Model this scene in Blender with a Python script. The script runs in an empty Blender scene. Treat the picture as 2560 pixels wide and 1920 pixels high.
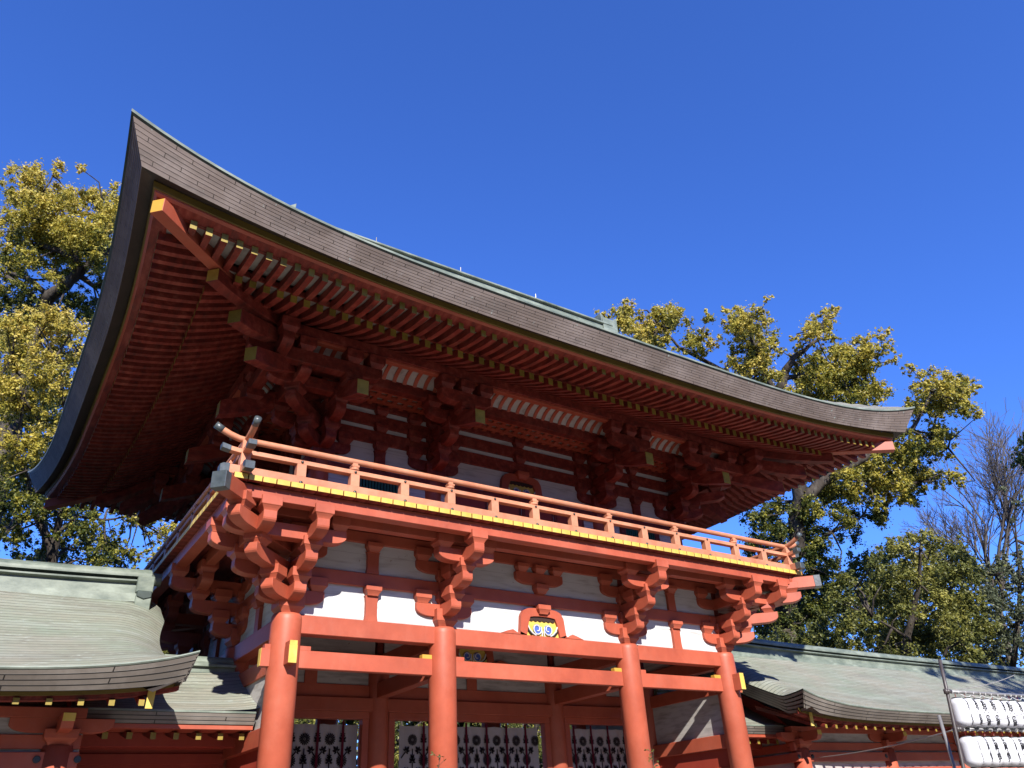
import bpy, bmesh, math, random
from mathutils import Vector, Matrix
random.seed(7)
C = bpy.context.scene.collection
sc = bpy.context.scene

# ------------------------------------------------------------------ camera
cam = bpy.data.cameras.new("camera"); camo = bpy.data.objects.new("camera", cam); C.objects.link(camo)
right = Vector((0.83589, -0.54644, -0.05182)); down = Vector((0.23476, 0.44125, -0.86614)); fwd = Vector((0.49616, 0.71183, 0.49712))
M = Matrix(((right.x, -down.x, -fwd.x, 0), (right.y, -down.y, -fwd.y, 0), (right.z, -down.z, -fwd.z, 0), (0, 0, 0, 1)))
EYE = Vector((-8.66, 0.0, 1.6))
camo.matrix_world = Matrix.Translation(EYE) @ M
cam.sensor_width = 36; cam.lens = 36*1946/2560; cam.clip_start = .1; cam.clip_end = 3000
sc.camera = camo
# ------------------------------------------------------------------ world, sun, exposure
SUN = Vector((-.36, -1, .665)).normalized()
w = bpy.data.worlds.new("World"); sc.world = w; w.use_nodes = True
nt = w.node_tree; nt.nodes.clear()
sky = nt.nodes.new('ShaderNodeTexSky'); sky.sky_type = 'NISHITA'; sky.sun_disc = False
sky.sun_elevation = math.asin(SUN.z); sky.sun_rotation = math.atan2(SUN.x, SUN.y) % (2*math.pi)
sky.altitude = 300; sky.air_density = 1.0; sky.dust_density = .12; sky.ozone_density = 5.5
tint = nt.nodes.new('ShaderNodeMixRGB'); tint.blend_type = 'MULTIPLY'; tint.inputs[0].default_value = 1; tint.inputs[2].default_value = (.61, .92, 1.68, 1)
bg = nt.nodes.new('ShaderNodeBackground'); bg.inputs[1].default_value = .085
out = nt.nodes.new('ShaderNodeOutputWorld'); nt.links.new(sky.outputs[0], tint.inputs[1]); nt.links.new(tint.outputs[0], bg.inputs[0]); nt.links.new(bg.outputs[0], out.inputs[0])
sl = bpy.data.lights.new("sun", 'SUN'); sl.energy = 5.0; sl.angle = math.radians(.5); sl.color = (1, .95, .87)
so = bpy.data.objects.new("sun", sl); C.objects.link(so); so.rotation_euler = (-SUN).to_track_quat('-Z', 'Y').to_euler(); so.location = (0, 0, 40)
sc.view_settings.view_transform = 'Standard'; sc.view_settings.look = 'None'; sc.view_settings.exposure = 1.05; sc.view_settings.gamma = 1

# ------------------------------------------------------------------ helpers
def tag(o, label=None, cat=None, group=None, kind=None):
    if label: o['label'] = label
    if cat: o['category'] = cat
    if group: o['group'] = group
    if kind: o['kind'] = kind
    return o
def empty(name, loc=(0, 0, 0), label=None, cat=None, group=None):
    o = bpy.data.objects.new(name, None); C.objects.link(o); o.location = loc; o.empty_display_size = .3
    return tag(o, label, cat, group)
class MB:
    def __init__(s): s.v = []; s.f = []; s.m = []; s.uv = []
    def add(s, vs, fs, mi=0, uvs=None):
        b = len(s.v); s.v += [tuple(p) for p in vs]
        for k, f in enumerate(fs):
            s.f.append([i+b for i in f]); s.m.append(mi if isinstance(mi, int) else mi[k]); s.uv.append(uvs[k] if uvs else None)
        return s
    def box(s, x0, x1, y0, y1, z0, z1, mi=0):
        return s.add([(x0,y0,z0),(x1,y0,z0),(x1,y1,z0),(x0,y1,z0),(x0,y0,z1),(x1,y0,z1),(x1,y1,z1),(x0,y1,z1)],
              [(0,3,2,1),(4,5,6,7),(0,1,5,4),(1,2,6,5),(2,3,7,6),(3,0,4,7)], mi)
    def prism(s, poly, O, U, W, wd, mi=0, endmat=None, V=(0,0,1)):
        # poly of (u,v) extruded by wd about its middle plane; endmat=(edge index, mat)
        O = Vector(O); U = Vector(U).normalized(); W = Vector(W).normalized(); V = Vector(V); n = len(poly)
        a = [O+U*u+V*v-W*wd/2 for u, v in poly]; b = [O+U*u+V*v+W*wd/2 for u, v in poly]
        fs = [tuple(range(n)), tuple(range(2*n-1, n-1, -1))]; ms = [mi, mi]
        for i in range(n):
            j = (i+1) % n; fs.append((i, n+i, n+j, j)); ms.append(endmat[1] if endmat and endmat[0] == i else mi)
        return s.add(a+b, fs, ms)
    def ring_stack(s, c, rings, rot=0, mi=0, nseg=4):
        # rings: (z, half) ; square (nseg 4) or round
        cx, cy = c; vs = []; n = nseg
        for z, h in rings:
            for i in range(n):
                a = rot+2*math.pi*(i+.5)/n; r = h/math.cos(math.pi/n)
                vs.append((cx+r*math.cos(a), cy+r*math.sin(a), z))
        fs = [tuple(range(n-1, -1, -1)), tuple(range(n*(len(rings)-1), n*len(rings)))]
        for k in range(len(rings)-1):
            for i in range(n):
                j = (i+1) % n; fs.append((k*n+i, k*n+j, (k+1)*n+j, (k+1)*n+i))
        return s.add(vs, fs, mi)
    def tube(s, pts, r, n=8, mi=0, cap=True):
        pts = [Vector(p) for p in pts]; rs = r if isinstance(r, (list, tuple)) else [r]*len(pts); vs = []
        prev = None
        for k, p in enumerate(pts):
            t = (pts[min(k+1, len(pts)-1)]-pts[max(k-1, 0)]).normalized()
            if prev is None:
                ref = Vector((0, 0, 1)) if abs(t.z) < .9 else Vector((1, 0, 0)); a = t.cross(ref).normalized()
            else: a = (prev-t*prev.dot(t)).normalized()
            b = t.cross(a); prev = a
            for i in range(n):
                an = 2*math.pi*i/n; vs.append(p+(a*math.cos(an)+b*math.sin(an))*rs[k])
        fs = []
        for k in range(len(pts)-1):
            for i in range(n):
                j = (i+1) % n; fs.append((k*n+i, k*n+j, (k+1)*n+j, (k+1)*n+i))
        if cap: fs += [tuple(range(n-1, -1, -1)), tuple(range(n*(len(pts)-1), n*len(pts)))]
        return s.add(vs, fs, mi)
    def grid(s, P, mi=0, uv=None, both=False):
        # P[i][j] points
        ni = len(P); nj = len(P[0]); vs = [p for row in P for p in row]; fs = []; us = []
        for i in range(ni-1):
            for j in range(nj-1):
                fs.append((i*nj+j, (i+1)*nj+j, (i+1)*nj+j+1, i*nj+j+1))
                if uv: us.append((uv[i][j], uv[i+1][j], uv[i+1][j+1], uv[i][j+1]))
        return s.add(vs, fs, mi, us if uv else None)
    def build(s, name, mats, parent=None, bevel=0, smooth=False, recalc=True, loc=None):
        me = bpy.data.meshes.new(name); me.from_pydata(s.v, [], s.f)
        if not isinstance(mats, (list, tuple)): mats = [mats]
        for m in mats: me.materials.append(m)
        me.polygons.foreach_set('material_index', s.m)
        if any(s.uv):
            ul = me.uv_layers.new(name='UVMap'); k = 0
            for fi, u in enumerate(s.uv):
                for q in range(len(s.f[fi])):
                    ul.data[k].uv = u[q] if u else (0, 0); k += 1
        if recalc:
            bm = bmesh.new(); bm.from_mesh(me); bmesh.ops.recalc_face_normals(bm, faces=bm.faces); bm.to_mesh(me); bm.free()
        if smooth: me.polygons.foreach_set('use_smooth', [True]*len(me.polygons))
        me.update()
        o = bpy.data.objects.new(name, me); C.objects.link(o)
        if parent: o.parent = parent
        if loc: o.location = loc
        if bevel:
            md = o.modifiers.new('bevel', 'BEVEL'); md.width = bevel; md.segments = 1; md.limit_method = 'ANGLE'; md.angle_limit = math.radians(50)
        return o
def kids(o): return [c for c in bpy.data.objects if c.parent == o]
def copy_tree(o, parent=None, loc=None, rz=None):
    c = o.copy(); C.objects.link(c); c.parent = parent
    if loc is not None: c.location = loc
    if rz is not None: c.rotation_euler = (0, 0, rz)
    for ch in kids(o): copy_tree(ch, c)
    return c

# ------------------------------------------------------------------ materials
K_ = .60     # overall paint depth
def kk(c): return tuple(min(1, v*K_) for v in c[:3])
def mat(name, col, rough=.55, spec=.4, metal=0):
    col = kk(col)
    m = bpy.data.materials.new(name); m.use_nodes = True; b = m.node_tree.nodes['Principled BSDF']
    b.inputs['Base Color'].default_value = (*col, 1); b.inputs['Roughness'].default_value = rough
    b.inputs['Specular IOR Level'].default_value = spec; b.inputs['Metallic'].default_value = metal
    return m
def nn(m, t, **k):
    n = m.node_tree.nodes.new(t)
    for a, v in k.items(): setattr(n, a, v)
    return n
def lk(m, a, b): m.node_tree.links.new(a, b)
def noise_mat(name, cols, scale=(3, 3, 3), rough=.55, detail=6, bump=.1, coord='Object', pos=(.3, .7), spec=.35, bscale=None, bdist=.01, vary=0, chalk=.3):
    """colour ramp over stretched noise; cols two or three colours"""
    m = mat(name, cols[0], rough, spec); b = m.node_tree.nodes['Principled BSDF']; cols = [kk(c) for c in cols]
    tc = nn(m, 'ShaderNodeTexCoord'); mp = nn(m, 'ShaderNodeMapping'); mp.inputs['Scale'].default_value = scale
    lk(m, tc.outputs[coord], mp.inputs[0])
    no = nn(m, 'ShaderNodeTexNoise'); no.inputs['Scale'].default_value = 1; no.inputs['Detail'].default_value = detail; no.inputs['Roughness'].default_value = .65
    lk(m, mp.outputs[0], no.inputs[0])
    cr = nn(m, 'ShaderNodeValToRGB'); lk(m, no.outputs[0], cr.inputs[0])
    e = cr.color_ramp.elements; e[0].position = pos[0]; e[1].position = pos[1]; e[0].color = (*cols[0], 1); e[1].color = (*cols[-1], 1)
    if len(cols) == 3: q = e.new((pos[0]+pos[1])/2); q.color = (*cols[1], 1)
    src = cr.outputs[0]
    if vary:
        oi = nn(m, 'ShaderNodeObjectInfo'); mr = nn(m, 'ShaderNodeMapRange'); mr.inputs[3].default_value = 1-vary; mr.inputs[4].default_value = 1+vary; lk(m, oi.outputs['Random'], mr.inputs[0])
        g2 = nn(m, 'ShaderNodeNewGeometry'); n4 = nn(m, 'ShaderNodeTexNoise'); n4.inputs['Scale'].default_value = .9; n4.inputs['Detail'].default_value = 9; n4.inputs['Roughness'].default_value = .72; lk(m, g2.outputs['Position'], n4.inputs[0])
        m4 = nn(m, 'ShaderNodeMapRange'); m4.inputs[1].default_value = .35; m4.inputs[2].default_value = .65; m4.inputs[3].default_value = .84; m4.inputs[4].default_value = 1.12; lk(m, n4.outputs[0], m4.inputs[0])
        mu = nn(m, 'ShaderNodeMath', operation='MULTIPLY'); lk(m, mr.outputs[0], mu.inputs[0]); lk(m, m4.outputs[0], mu.inputs[1])
        vm = nn(m, 'ShaderNodeVectorMath', operation='SCALE'); lk(m, src, vm.inputs[0]); lk(m, mu.outputs[0], vm.inputs['Scale']); src = vm.outputs[0]
        # faded, chalky paint
        n5 = nn(m, 'ShaderNodeTexNoise'); n5.inputs['Scale'].default_value = 2.3; n5.inputs['Detail'].default_value = 10; n5.inputs['Roughness'].default_value = .75
        mp5 = nn(m, 'ShaderNodeMapping'); mp5.inputs['Scale'].default_value = (1, 1, .45); mp5.inputs['Location'].default_value = (3.1, 7.7, 1.3); lk(m, g2.outputs['Position'], mp5.inputs[0]); lk(m, mp5.outputs[0], n5.inputs[0])
        m5 = nn(m, 'ShaderNodeMapRange'); m5.inputs[1].default_value = .52; m5.inputs[2].default_value = .74; m5.inputs[4].default_value = chalk; lk(m, n5.outputs[0], m5.inputs[0])
        x5 = nn(m, 'ShaderNodeMixRGB'); x5.inputs[2].default_value = (.36, .125, .085, 1); lk(m, m5.outputs[0], x5.inputs[0]); lk(m, src, x5.inputs[1]); src = x5.outputs[0]
    lk(m, src, b.inputs['Base Color'])
    if bump:
        n2 = nn(m, 'ShaderNodeTexNoise'); n2.inputs['Scale'].default_value = 3; n2.inputs['Detail'].default_value = 5
        lk(m, mp.outputs[0], n2.inputs[0])
        bp = nn(m, 'ShaderNodeBump'); bp.inputs['Strength'].default_value = bump; bp.inputs['Distance'].default_value = bdist
        lk(m, n2.outputs[0], bp.inputs['Height']); lk(m, bp.outputs[0], b.inputs['Normal'])
    m['cr'] = 1
    return m
RED = noise_mat('vermilion_paint', [(.48, .095, .05), (.56, .12, .062), (.62, .155, .088)], (1.2, 1.2, .9), .5, bump=.18, pos=(.3, .72), vary=.05, chalk=.35)
# weathered vermilion under the eaves: worn along the grain, colour deepened to carry the eave shade
REDW = noise_mat('weathered_shaded_vermilion', [(.11, .020, .014), (.29, .036, .022), (.44, .11, .075)], (9, 2.2, 9), .62, bump=.3, pos=(.3, .74), vary=.14, chalk=.3)
REDR = noise_mat('rail_vermilion', [(.64, .22, .115), (.74, .30, .17), (.78, .36, .22)], (3, 3, 3), .55, bump=.15, vary=.05, chalk=.3)
REDD = noise_mat('door_vermilion', [(.40, .05, .03), (.50, .075, .04)], (3, 3, 1), .55, bump=.1)
YELE = noise_mat('shaded_yellow_paint', [(.28, .20, .03), (.46, .34, .055)], (5, 5, 5), .55, bump=.08, vary=.16, chalk=.0)  # yellow darkened so rafter ends carry the eave shade in their colour
YELD = noise_mat('dark_ochre_paint', [(.16, .11, .02), (.26, .18, .035)], (2, 2, 2), .55, bump=.05)
YEL = noise_mat('yellow_paint', [(.70, .46, .08), (.84, .60, .12), (.88, .66, .20)], (3, 3, 3), .5, bump=.08, vary=.07, chalk=.0)
GOLD = noise_mat('ochre_yellow_paint', [(.68, .36, .05), (.78, .44, .07)], (3, 3, 3), .5, bump=.05)
MET = noise_mat('dark_metal_cap', [(.05, .065, .075), (.11, .135, .15)], (6, 6, 6), .38, bump=.2, spec=.6)
BLK = mat('black_nail_cover', (.03, .035, .035), .35, .6)
DARK = mat('dark_gap', (.02, .012, .01), .9, .1)
GREEN = mat('green_lattice_paint', (.02, .12, .085), .5)
def boards(name, col, dirt, row=.36, stain=.5, off=0.0, peel=True):
    """white painted planks: horizontal seams at world height steps, grey stains"""
    m = mat(name, col, .75, .2); col = kk(col); dirt = kk(dirt); b = m.node_tree.nodes['Principled BSDF']
    g = nn(m, 'ShaderNodeNewGeometry'); sp = nn(m, 'ShaderNodeSeparateXYZ'); lk(m, g.outputs['Position'], sp.inputs[0])
    a = nn(m, 'ShaderNodeMath', operation='ADD'); a.inputs[1].default_value = off; lk(m, sp.outputs[2], a.inputs[0])
    dv = nn(m, 'ShaderNodeMath', operation='DIVIDE'); dv.inputs[1].default_value = row; lk(m, a.outputs[0], dv.inputs[0])
    fr = nn(m, 'ShaderNodeMath', operation='FRACT'); lk(m, dv.outputs[0], fr.inputs[0])
    cmp_ = nn(m, 'ShaderNodeMath', operation='LESS_THAN'); cmp_.inputs[1].default_value = .018; lk(m, fr.outputs[0], cmp_.inputs[0])
    mp = nn(m, 'ShaderNodeMapping'); mp.inputs['Scale'].default_value = (1.5, 1.5, 9); lk(m, g.outputs['Position'], mp.inputs[0])
    no = nn(m, 'ShaderNodeTexNoise'); no.inputs['Scale'].default_value = 1.4; no.inputs['Detail'].default_value = 7; lk(m, mp.outputs[0], no.inputs[0])
    cr = nn(m, 'ShaderNodeValToRGB'); lk(m, no.outputs[0], cr.inputs[0]); e = cr.color_ramp.elements
    e[0].position = .25; e[0].color = (*dirt, 1); e[1].position = .25+.35*stain; e[1].color = (*col, 1)
    last = cr.outputs[0]
    if peel:
        n3 = nn(m, 'ShaderNodeTexNoise'); n3.inputs['Scale'].default_value = 2.0; n3.inputs['Detail'].default_value = 10; n3.inputs['Roughness'].default_value = .8
        mp3 = nn(m, 'ShaderNodeMapping'); mp3.inputs['Scale'].default_value = (4, 4, 5); lk(m, g.outputs['Position'], mp3.inputs[0]); lk(m, mp3.outputs[0], n3.inputs[0])
        th = nn(m, 'ShaderNodeMath', operation='GREATER_THAN'); th.inputs[1].default_value = .63; lk(m, n3.outputs[0], th.inputs[0])
        mx0 = nn(m, 'ShaderNodeMixRGB'); mx0.inputs[2].default_value = (.22, .17, .13, 1); lk(m, th.outputs[0], mx0.inputs[0]); lk(m, last, mx0.inputs[1]); last = mx0.outputs[0]
    mx = nn(m, 'ShaderNodeMixRGB'); mx.inputs[2].default_value = (.3, .28, .27, 1); lk(m, cmp_.outputs[0], mx.inputs[0]); lk(m, last, mx.inputs[1])
    lk(m, mx.outputs[0], b.inputs['Base Color'])
    return m
WHITE = boards('white_planks', (.80, .80, .80), (.52, .50, .49), peel=False, stain=.7)
WHITEP = boards('peeling_white_planks', (.72, .70, .69), (.5, .47, .45), stain=.7)
WHITEO = boards('old_white_planks', (.62, .59, .56), (.36, .33, .31), stain=.8)
WHITES = noise_mat('pale_soffit_board', [(.34, .30, .27), (.58, .54, .5), (.66, .63, .58)], (4, 4, 4), .7, bump=.05, pos=(.3, .6))
def uvbrick(name, c1, c2, mortar, bw, rh, ms=.012, noisecols=None, nscale=1.0, rough=.45, spec=.5, offs=.5, bump=.5, streak=None):
    m = mat(name, c1, rough, spec); b = m.node_tree.nodes['Principled BSDF']; c1, c2, mortar = kk(c1), kk(c2), kk(mortar)
    uv = nn(m, 'ShaderNodeUVMap')
    br = nn(m, 'ShaderNodeTexBrick'); br.offset = offs; br.inputs['Scale'].default_value = 1; br.inputs['Brick Width'].default_value = bw; br.inputs['Row Height'].default_value = rh
    br.inputs['Mortar Size'].default_value = ms; br.inputs['Color1'].default_value = (*c1, 1); br.inputs['Color2'].default_value = (*c2, 1); br.inputs['Mortar'].default_value = (*mortar, 1); br.inputs['Bias'].default_value = 0
    lk(m, uv.outputs[0], br.inputs[0]); last = br.outputs[0]
    if noisecols:
        g = nn(m, 'ShaderNodeNewGeometry'); mp = nn(m, 'ShaderNodeMapping'); mp.inputs['Scale'].default_value = (nscale, nscale, nscale); lk(m, g.outputs['Position'], mp.inputs[0])
        for k, (nc, sc_, lo, hi, st) in enumerate(noisecols):
            nc = kk(nc)
            mp2 = nn(m, 'ShaderNodeMapping'); mp2.inputs['Scale'].default_value = st; lk(m, mp.outputs[0], mp2.inputs[0])
            no = nn(m, 'ShaderNodeTexNoise'); no.inputs['Scale'].default_value = sc_; no.inputs['Detail'].default_value = 8; no.inputs['Roughness'].default_value = .65; lk(m, mp2.outputs[0], no.inputs[0])
            mr = nn(m, 'ShaderNodeMapRange'); mr.inputs[1].default_value = lo; mr.inputs[2].default_value = hi; lk(m, no.outputs[0], mr.inputs[0])
            mx = nn(m, 'ShaderNodeMixRGB'); mx.inputs[2].default_value = (*nc, 1); lk(m, mr.outputs[0], mx.inputs[0]); lk(m, last, mx.inputs[1]); last = mx.outputs[0]
        # keep seams dark on top of the staining
        mx = nn(m, 'ShaderNodeMixRGB'); mx.inputs[2].default_value = (*mortar, 1); lk(m, br.outputs['Fac'], mx.inputs[0]); lk(m, last, mx.inputs[1]); last = mx.outputs[0]
    lk(m, last, b.inputs['Base Color'])
    bp = nn(m, 'ShaderNodeBump'); bp.inputs['Strength'].default_value = bump; bp.inputs['Distance'].default_value = .01; bp.invert = True
    lk(m, br.outputs['Fac'], bp.inputs['Height']); lk(m, bp.outputs[0], b.inputs['Normal'])
    return m
FASC = uvbrick('brown_copper_fascia', (.27, .215, .19), (.22, .175, .155), (.03, .024, .02), .80, .0792, .0045,
    [((.40, .335, .31), 1.3, .45, .75, (1, 1, 1)), ((.15, .13, .12), .9, .55, .8, (1.3, 1.3, 6)), ((.42, .50, .47), 2.2, .645, .72, (5, 5, .8))], rough=.65, spec=.10)
FASCW = uvbrick('wing_copper_fascia', (.20, .17, .145), (.17, .145, .12), (.02, .017, .015), 2.3, .055, .0085,
    [((.34, .30, .26), 1.3, .45, .75, (1, 1, 1)), ((.42, .5, .46), 2.5, .70, .80, (4, 4, 1))], rough=.42, spec=.45)
COP = uvbrick('verdigris_copper_roof', (.375, .355, .29), (.335, .325, .26), (.15, .165, .135), 60, .118, .0075,
    [((.29, .35, .27), .45, .42, .68, (1, 1, 1)), ((.25, .24, .20), 1.4, .48, .72, (.35, 1, 1)), ((.43, .46, .40), 2.2, .48, .75, (.25, 2, 2)), ((.22, .21, .175), 7.0, .55, .72, (.5, 2, 2)), ((.47, .50, .44), 9.0, .58, .70, (.6, 1.5, 1.5)), ((.44, .52, .50), 3.0, .62, .8, (1, 1, 1))], rough=.6, spec=.12, bump=.8)
COPR = noise_mat('verdigris_ridge', [(.12, .155, .13), (.235, .275, .225), (.37, .42, .35)], (2.2, 2.2, 5), .45, bump=.2, pos=(.3, .7))
COPD = noise_mat('dark_verdigris', [(.03, .045, .04), (.08, .11, .10)], (3, 3, 3), .5)
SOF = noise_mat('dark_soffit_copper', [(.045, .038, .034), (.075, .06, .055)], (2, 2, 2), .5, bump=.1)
BARK = noise_mat('tree_bark', [(.03, .022, .017), (.075, .058, .045), (.14, .12, .1)], (4, 4, 1.5), .9, bump=.8, bdist=.03)
BARKP = noise_mat('pale_tree_bark', [(.12, .1, .085), (.22, .19, .17)], (4, 4, 1.5), .9, bump=.5, bdist=.02)
PIPE = noise_mat('grey_steel_pipe', [(.16, .15, .15), (.34, .34, .35)], (5, 5, 5), .35, spec=.6)
PIPED = noise_mat('dark_steel_pipe', [(.05, .04, .04), (.12, .10, .10)], (5, 5, 5), .45, spec=.5)
WIRE = mat('wire', (.4, .38, .36), .5)
WIRER = mat('red_wire', (.35, .03, .02), .5)
LANT = mat('white_lantern_paper', (.80, .81, .86), .6, .25)
INK = mat('black_ink', (.015, .015, .02), .7, .2)
CLOTH = noise_mat('white_curtain_cloth', [(.50, .46, .46), (.56, .52, .52)], (3, 3, 3), .85, bump=.05)
CLOTHB = mat('black_curtain_print', (.02, .015, .02), .85, .1)
CLOTHP = mat('wine_curtain_strip', (.14, .012, .03), .8, .1)
WRING = mat('white_carving_paint', (.78, .78, .76), .6)
BLUE = mat('blue_carving_paint', (.10, .17, .62), .5)
def leafmat(name, cols, trans=.42):
    cols = [tuple(v*.84 for v in c) for c in cols]
    m = bpy.data.materials.new(name); m.use_nodes = True; n = m.node_tree; n.nodes.clear()
    o = n.nodes.new('ShaderNodeOutputMaterial')
    at = n.nodes.new('ShaderNodeAttribute'); at.attribute_name = 'tint'
    cr = n.nodes.new('ShaderNodeValToRGB'); n.links.new(at.outputs['Fac'], cr.inputs[0]); e = cr.color_ramp.elements
    e[0].position = 0; e[0].color = (*cols[0], 1); e[1].position = 1; e[1].color = (*cols[-1], 1)
    for k, c in enumerate(cols[1:-1]): q = e.new((k+1)/(len(cols)-1)); q.color = (*c, 1)
    p = n.nodes.new('ShaderNodeBsdfPrincipled'); p.inputs['Roughness'].default_value = .45; p.inputs['Specular IOR Level'].default_value = .35
    t = n.nodes.new('ShaderNodeBsdfTranslucent'); mx = n.nodes.new('ShaderNodeMixShader'); mx.inputs[0].default_value = trans
    n.links.new(cr.outputs[0], p.inputs['Base Color']); n.links.new(cr.outputs[0], t.inputs[0])
    n.links.new(p.outputs[0], mx.inputs[1]); n.links.new(t.outputs[0], mx.inputs[2]); n.links.new(mx.outputs[0], o.inputs[0])
    return m
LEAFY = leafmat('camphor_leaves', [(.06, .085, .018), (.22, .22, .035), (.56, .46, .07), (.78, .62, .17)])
LEAFG = leafmat('dark_evergreen_leaves', [(.022, .04, .012), (.05, .075, .018), (.11, .125, .03), (.20, .19, .05)])
LEAFO = leafmat('olive_leaves', [(.07, .09, .024), (.17, .18, .04), (.32, .30, .065), (.52, .46, .11)])
LEAFS = leafmat('grey_green_leaves', [(.07, .09, .05), (.16, .18, .10), (.30, .32, .2)])

# ------------------------------------------------------------------ ground
g = MB(); g.grid([[(x, y, 0) for y in (-900, -50, 60, 900)] for x in (-900, -60, 60, 900)])
SOIL = noise_mat('forest_floor', [(.05, .04, .03), (.10, .085, .06)], (1, 1, 1), .95, bump=.4)
GR = noise_mat('pale_gravel', [(.42, .37, .30), (.55, .49, .40)], (3, 3, 3), .9, bump=.3)
tag(g.build('ground', SOIL), kind='structure')
g = MB(); g.grid([[(x, y, .006) for y in (-26, -10, 0, 12.2)] for x in (-16, -6, 6, 34)]); tag(g.build('gravel_court', GR), kind='structure')
g = MB(); g.grid([[(x, y, .012) for y in (10.2, 14, 19)] for x in (-7, 0, 7)]); tag(g.build('stone_path', noise_mat('grey_stone_paving', [(.22, .21, .19), (.34, .32, .3)], (1, 1, 1), .8)), kind='structure')

# ================================================================== GATE
HX, HY, CY = 4.77, 2.55, 14.55          # column rectangle, centre y
UX, UY = 4.31, 2.15                     # upper storey rectangle
gate = empty('temple_gate', (0, CY, 0), 'vermilion two storey shrine gate with a wide curved roof and a railed balcony', 'gate')
gate_off = Vector((0, CY, 0))
def part(mb, name, mats, bevel=.006, smooth=False, parent=None):
    """build at world coordinates, parented to the gate"""
    o = mb.build(name, mats, None, bevel, smooth)
    o.parent = parent or gate
    o.location = -gate_off if parent is None else (0, 0, 0)
    return o
X1, X2 = 4.77, 2.06
YF, YM, YB = CY-HY, CY, CY+HY
# ---- lower columns
def column(x, y, r, z0, z1, name='column'):
    mb = MB(); n = 40; vs = []
    prof = [(z0, r), (z1-.10, r*1.0), (z1-.04, r*.985), (z1, r*.9)]
    mb.ring_stack((x, y), [(z, q) for z, q in prof], nseg=n)
    o = part(mb, name, RED, bevel=0); 
    for p in o.data.polygons: p.use_smooth = len(p.vertices) == 4
    return o
for x in (-X1, -X2, X2, X1):
    for y in (YF, YM, YB): column(x, y, .232 if y != YM else .215, 0, 4.655)
# ---- tie beams
def beam(x0, x1, y0, y1, z0, z1, name='tie_beam', m=RED, bevel=.008):
    return part(MB().box(x0, x1, y0, y1, z0, z1), name, m, bevel)
xs = (-X1, -X2, X2, X1)
for y in (YF, YB):
    for a, b in zip(xs, xs[1:]):
        beam(a+.02, b-.02, y-.11, y+.11, 4.375, 4.658, 'head_tie_beam')
        beam(a+.01, b-.01, y-.06, y+.06, 3.88, 4.14, 'tie_beam')
        for s, q in ((a, 1), (b, -1)):      # wedges beside the columns
            x_0, x_1 = sorted((s+q*.2, s+q*.40))
            beam(x_0, x_1, y-.055, y+.055, 4.137, 4.205, 'wedge', GOLD if q < 0 else RED, .004)
for sx in (-1, 1):
    # beam noses: yellow ended
    mb = MB().box(*sorted((sx*(X1+.1), sx*(X1+.355))), YF-.06, YF+.06, 3.88, 4.14); mb.box(*sorted((sx*(X1+.354), sx*(X1+.362))), YF-.058, YF+.058, 3.882, 4.138, 1)
    mb.box(*sorted((sx*(X1+.15), sx*(X1+.31))), YF-.055, YF+.055, 4.135, 4.2)
    part(mb, 'beam_nose', [RED, YEL], .004)
    mb = MB().box(sx*X1-.064, sx*X1+.064, YF-.42, YF-.1, 3.876, 4.136); mb.box(sx*X1-.062, sx*X1+.062, YF-.427, YF-.419, 3.879, 4.133, 1)
    mb.box(sx*X1-.06, sx*X1+.06, YF-.42, YF-.15, 4.13, 4.2, 0); mb.box(sx*X1-.058, sx*X1+.058, YF-.426, YF-.42, 4.13, 4.198, 1)
    part(mb, 'beam_nose', [RED, YEL], .004)
    # side beams and walls
    x = sx*X1
    for a, b in ((YF, YM), (YM, YB)):
        beam(x-.11, x+.11, a+.02, b-.02, 4.372, 4.655, 'head_tie_beam')
        beam(x-.062, x+.062, a+.01, b-.01, 3.877, 4.137, 'tie_beam')
        part(MB().box(x-.03, x+.03, a+.1, b-.1, 3.0, 3.9), 'wall_panel', WHITEO, 0)
        part(MB().box(x-.032, x+.032, a+.1, b-.1, 4.6, 5.96), 'wall_panel', WHITEO if sx > 0 else WHITE, 0)
        beam(x-.13, x+.13, a+.05, b-.05, 2.84, 3.10, 'waist_beam')
        part(MB().box(x-.04, x+.04, a+.1, b-.1, 0.0, 2.86), 'board_wall', REDD, 0)
        beam(x-.07, x+.07, a+.1, b-.1, 2.35, 2.5, 'tie_beam')
    beam(x-.08, x+.08, YF, YB, 5.203, 5.431, 'wall_beam'); beam(x-.085, x+.085, YF, YB, 5.942, 6.135, 'wall_beam')
# ---- mid row (door line)
for a, b in zip(xs, xs[1:]):
    beam(a+.02, b-.02, YM-.10, YM+.10, 4.374, 4.652, 'head_tie_beam')
    beam(a+.02, b-.02, YM-.06, YM+.06, 3.885, 4.125, 'tie_beam')
    beam(a+.05, b-.05, YM-.15, YM+.12, 3.655, 3.888, 'lintel_beam')
    beam(a+.2, b-.2, YM-.11, YM+.08, 3.53, 3.657, 'lintel')
    for s, q in ((a, 1), (b, -1)): x_0, x_1 = sorted((s+q*.2, s+q*.33)); beam(x_0, x_1, YM-.10, YM+.07, 0, 3.532, 'door_frame')
    part(MB().box(a+.1, b-.1, YM-.03, YM+.03, 4.12, 4.38), 'wall_panel', WHITEO, 0)
    part(MB().box(a+.1, b-.1, YM-.034, YM+.034, 4.64, 5.25), 'wall_panel', WHITEO, 0)
    beam((a+b)/2-.12, (a+b)/2+.12, YM-.06, YM-.035, 4.12, 4.378, 'strut')
for x in (-X2, X2):
    beam(x-.10, x+.10, YF+.05, YM-.05, 3.885, 4.155, 'transverse_beam'); beam(x-.1, x+.1, YF+.05, YM-.05, 4.37, 4.64, 'transverse_beam')
    beam(x-.10, x+.10, YM+.05, YB-.05, 3.885, 4.155, 'transverse_beam')
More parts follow.
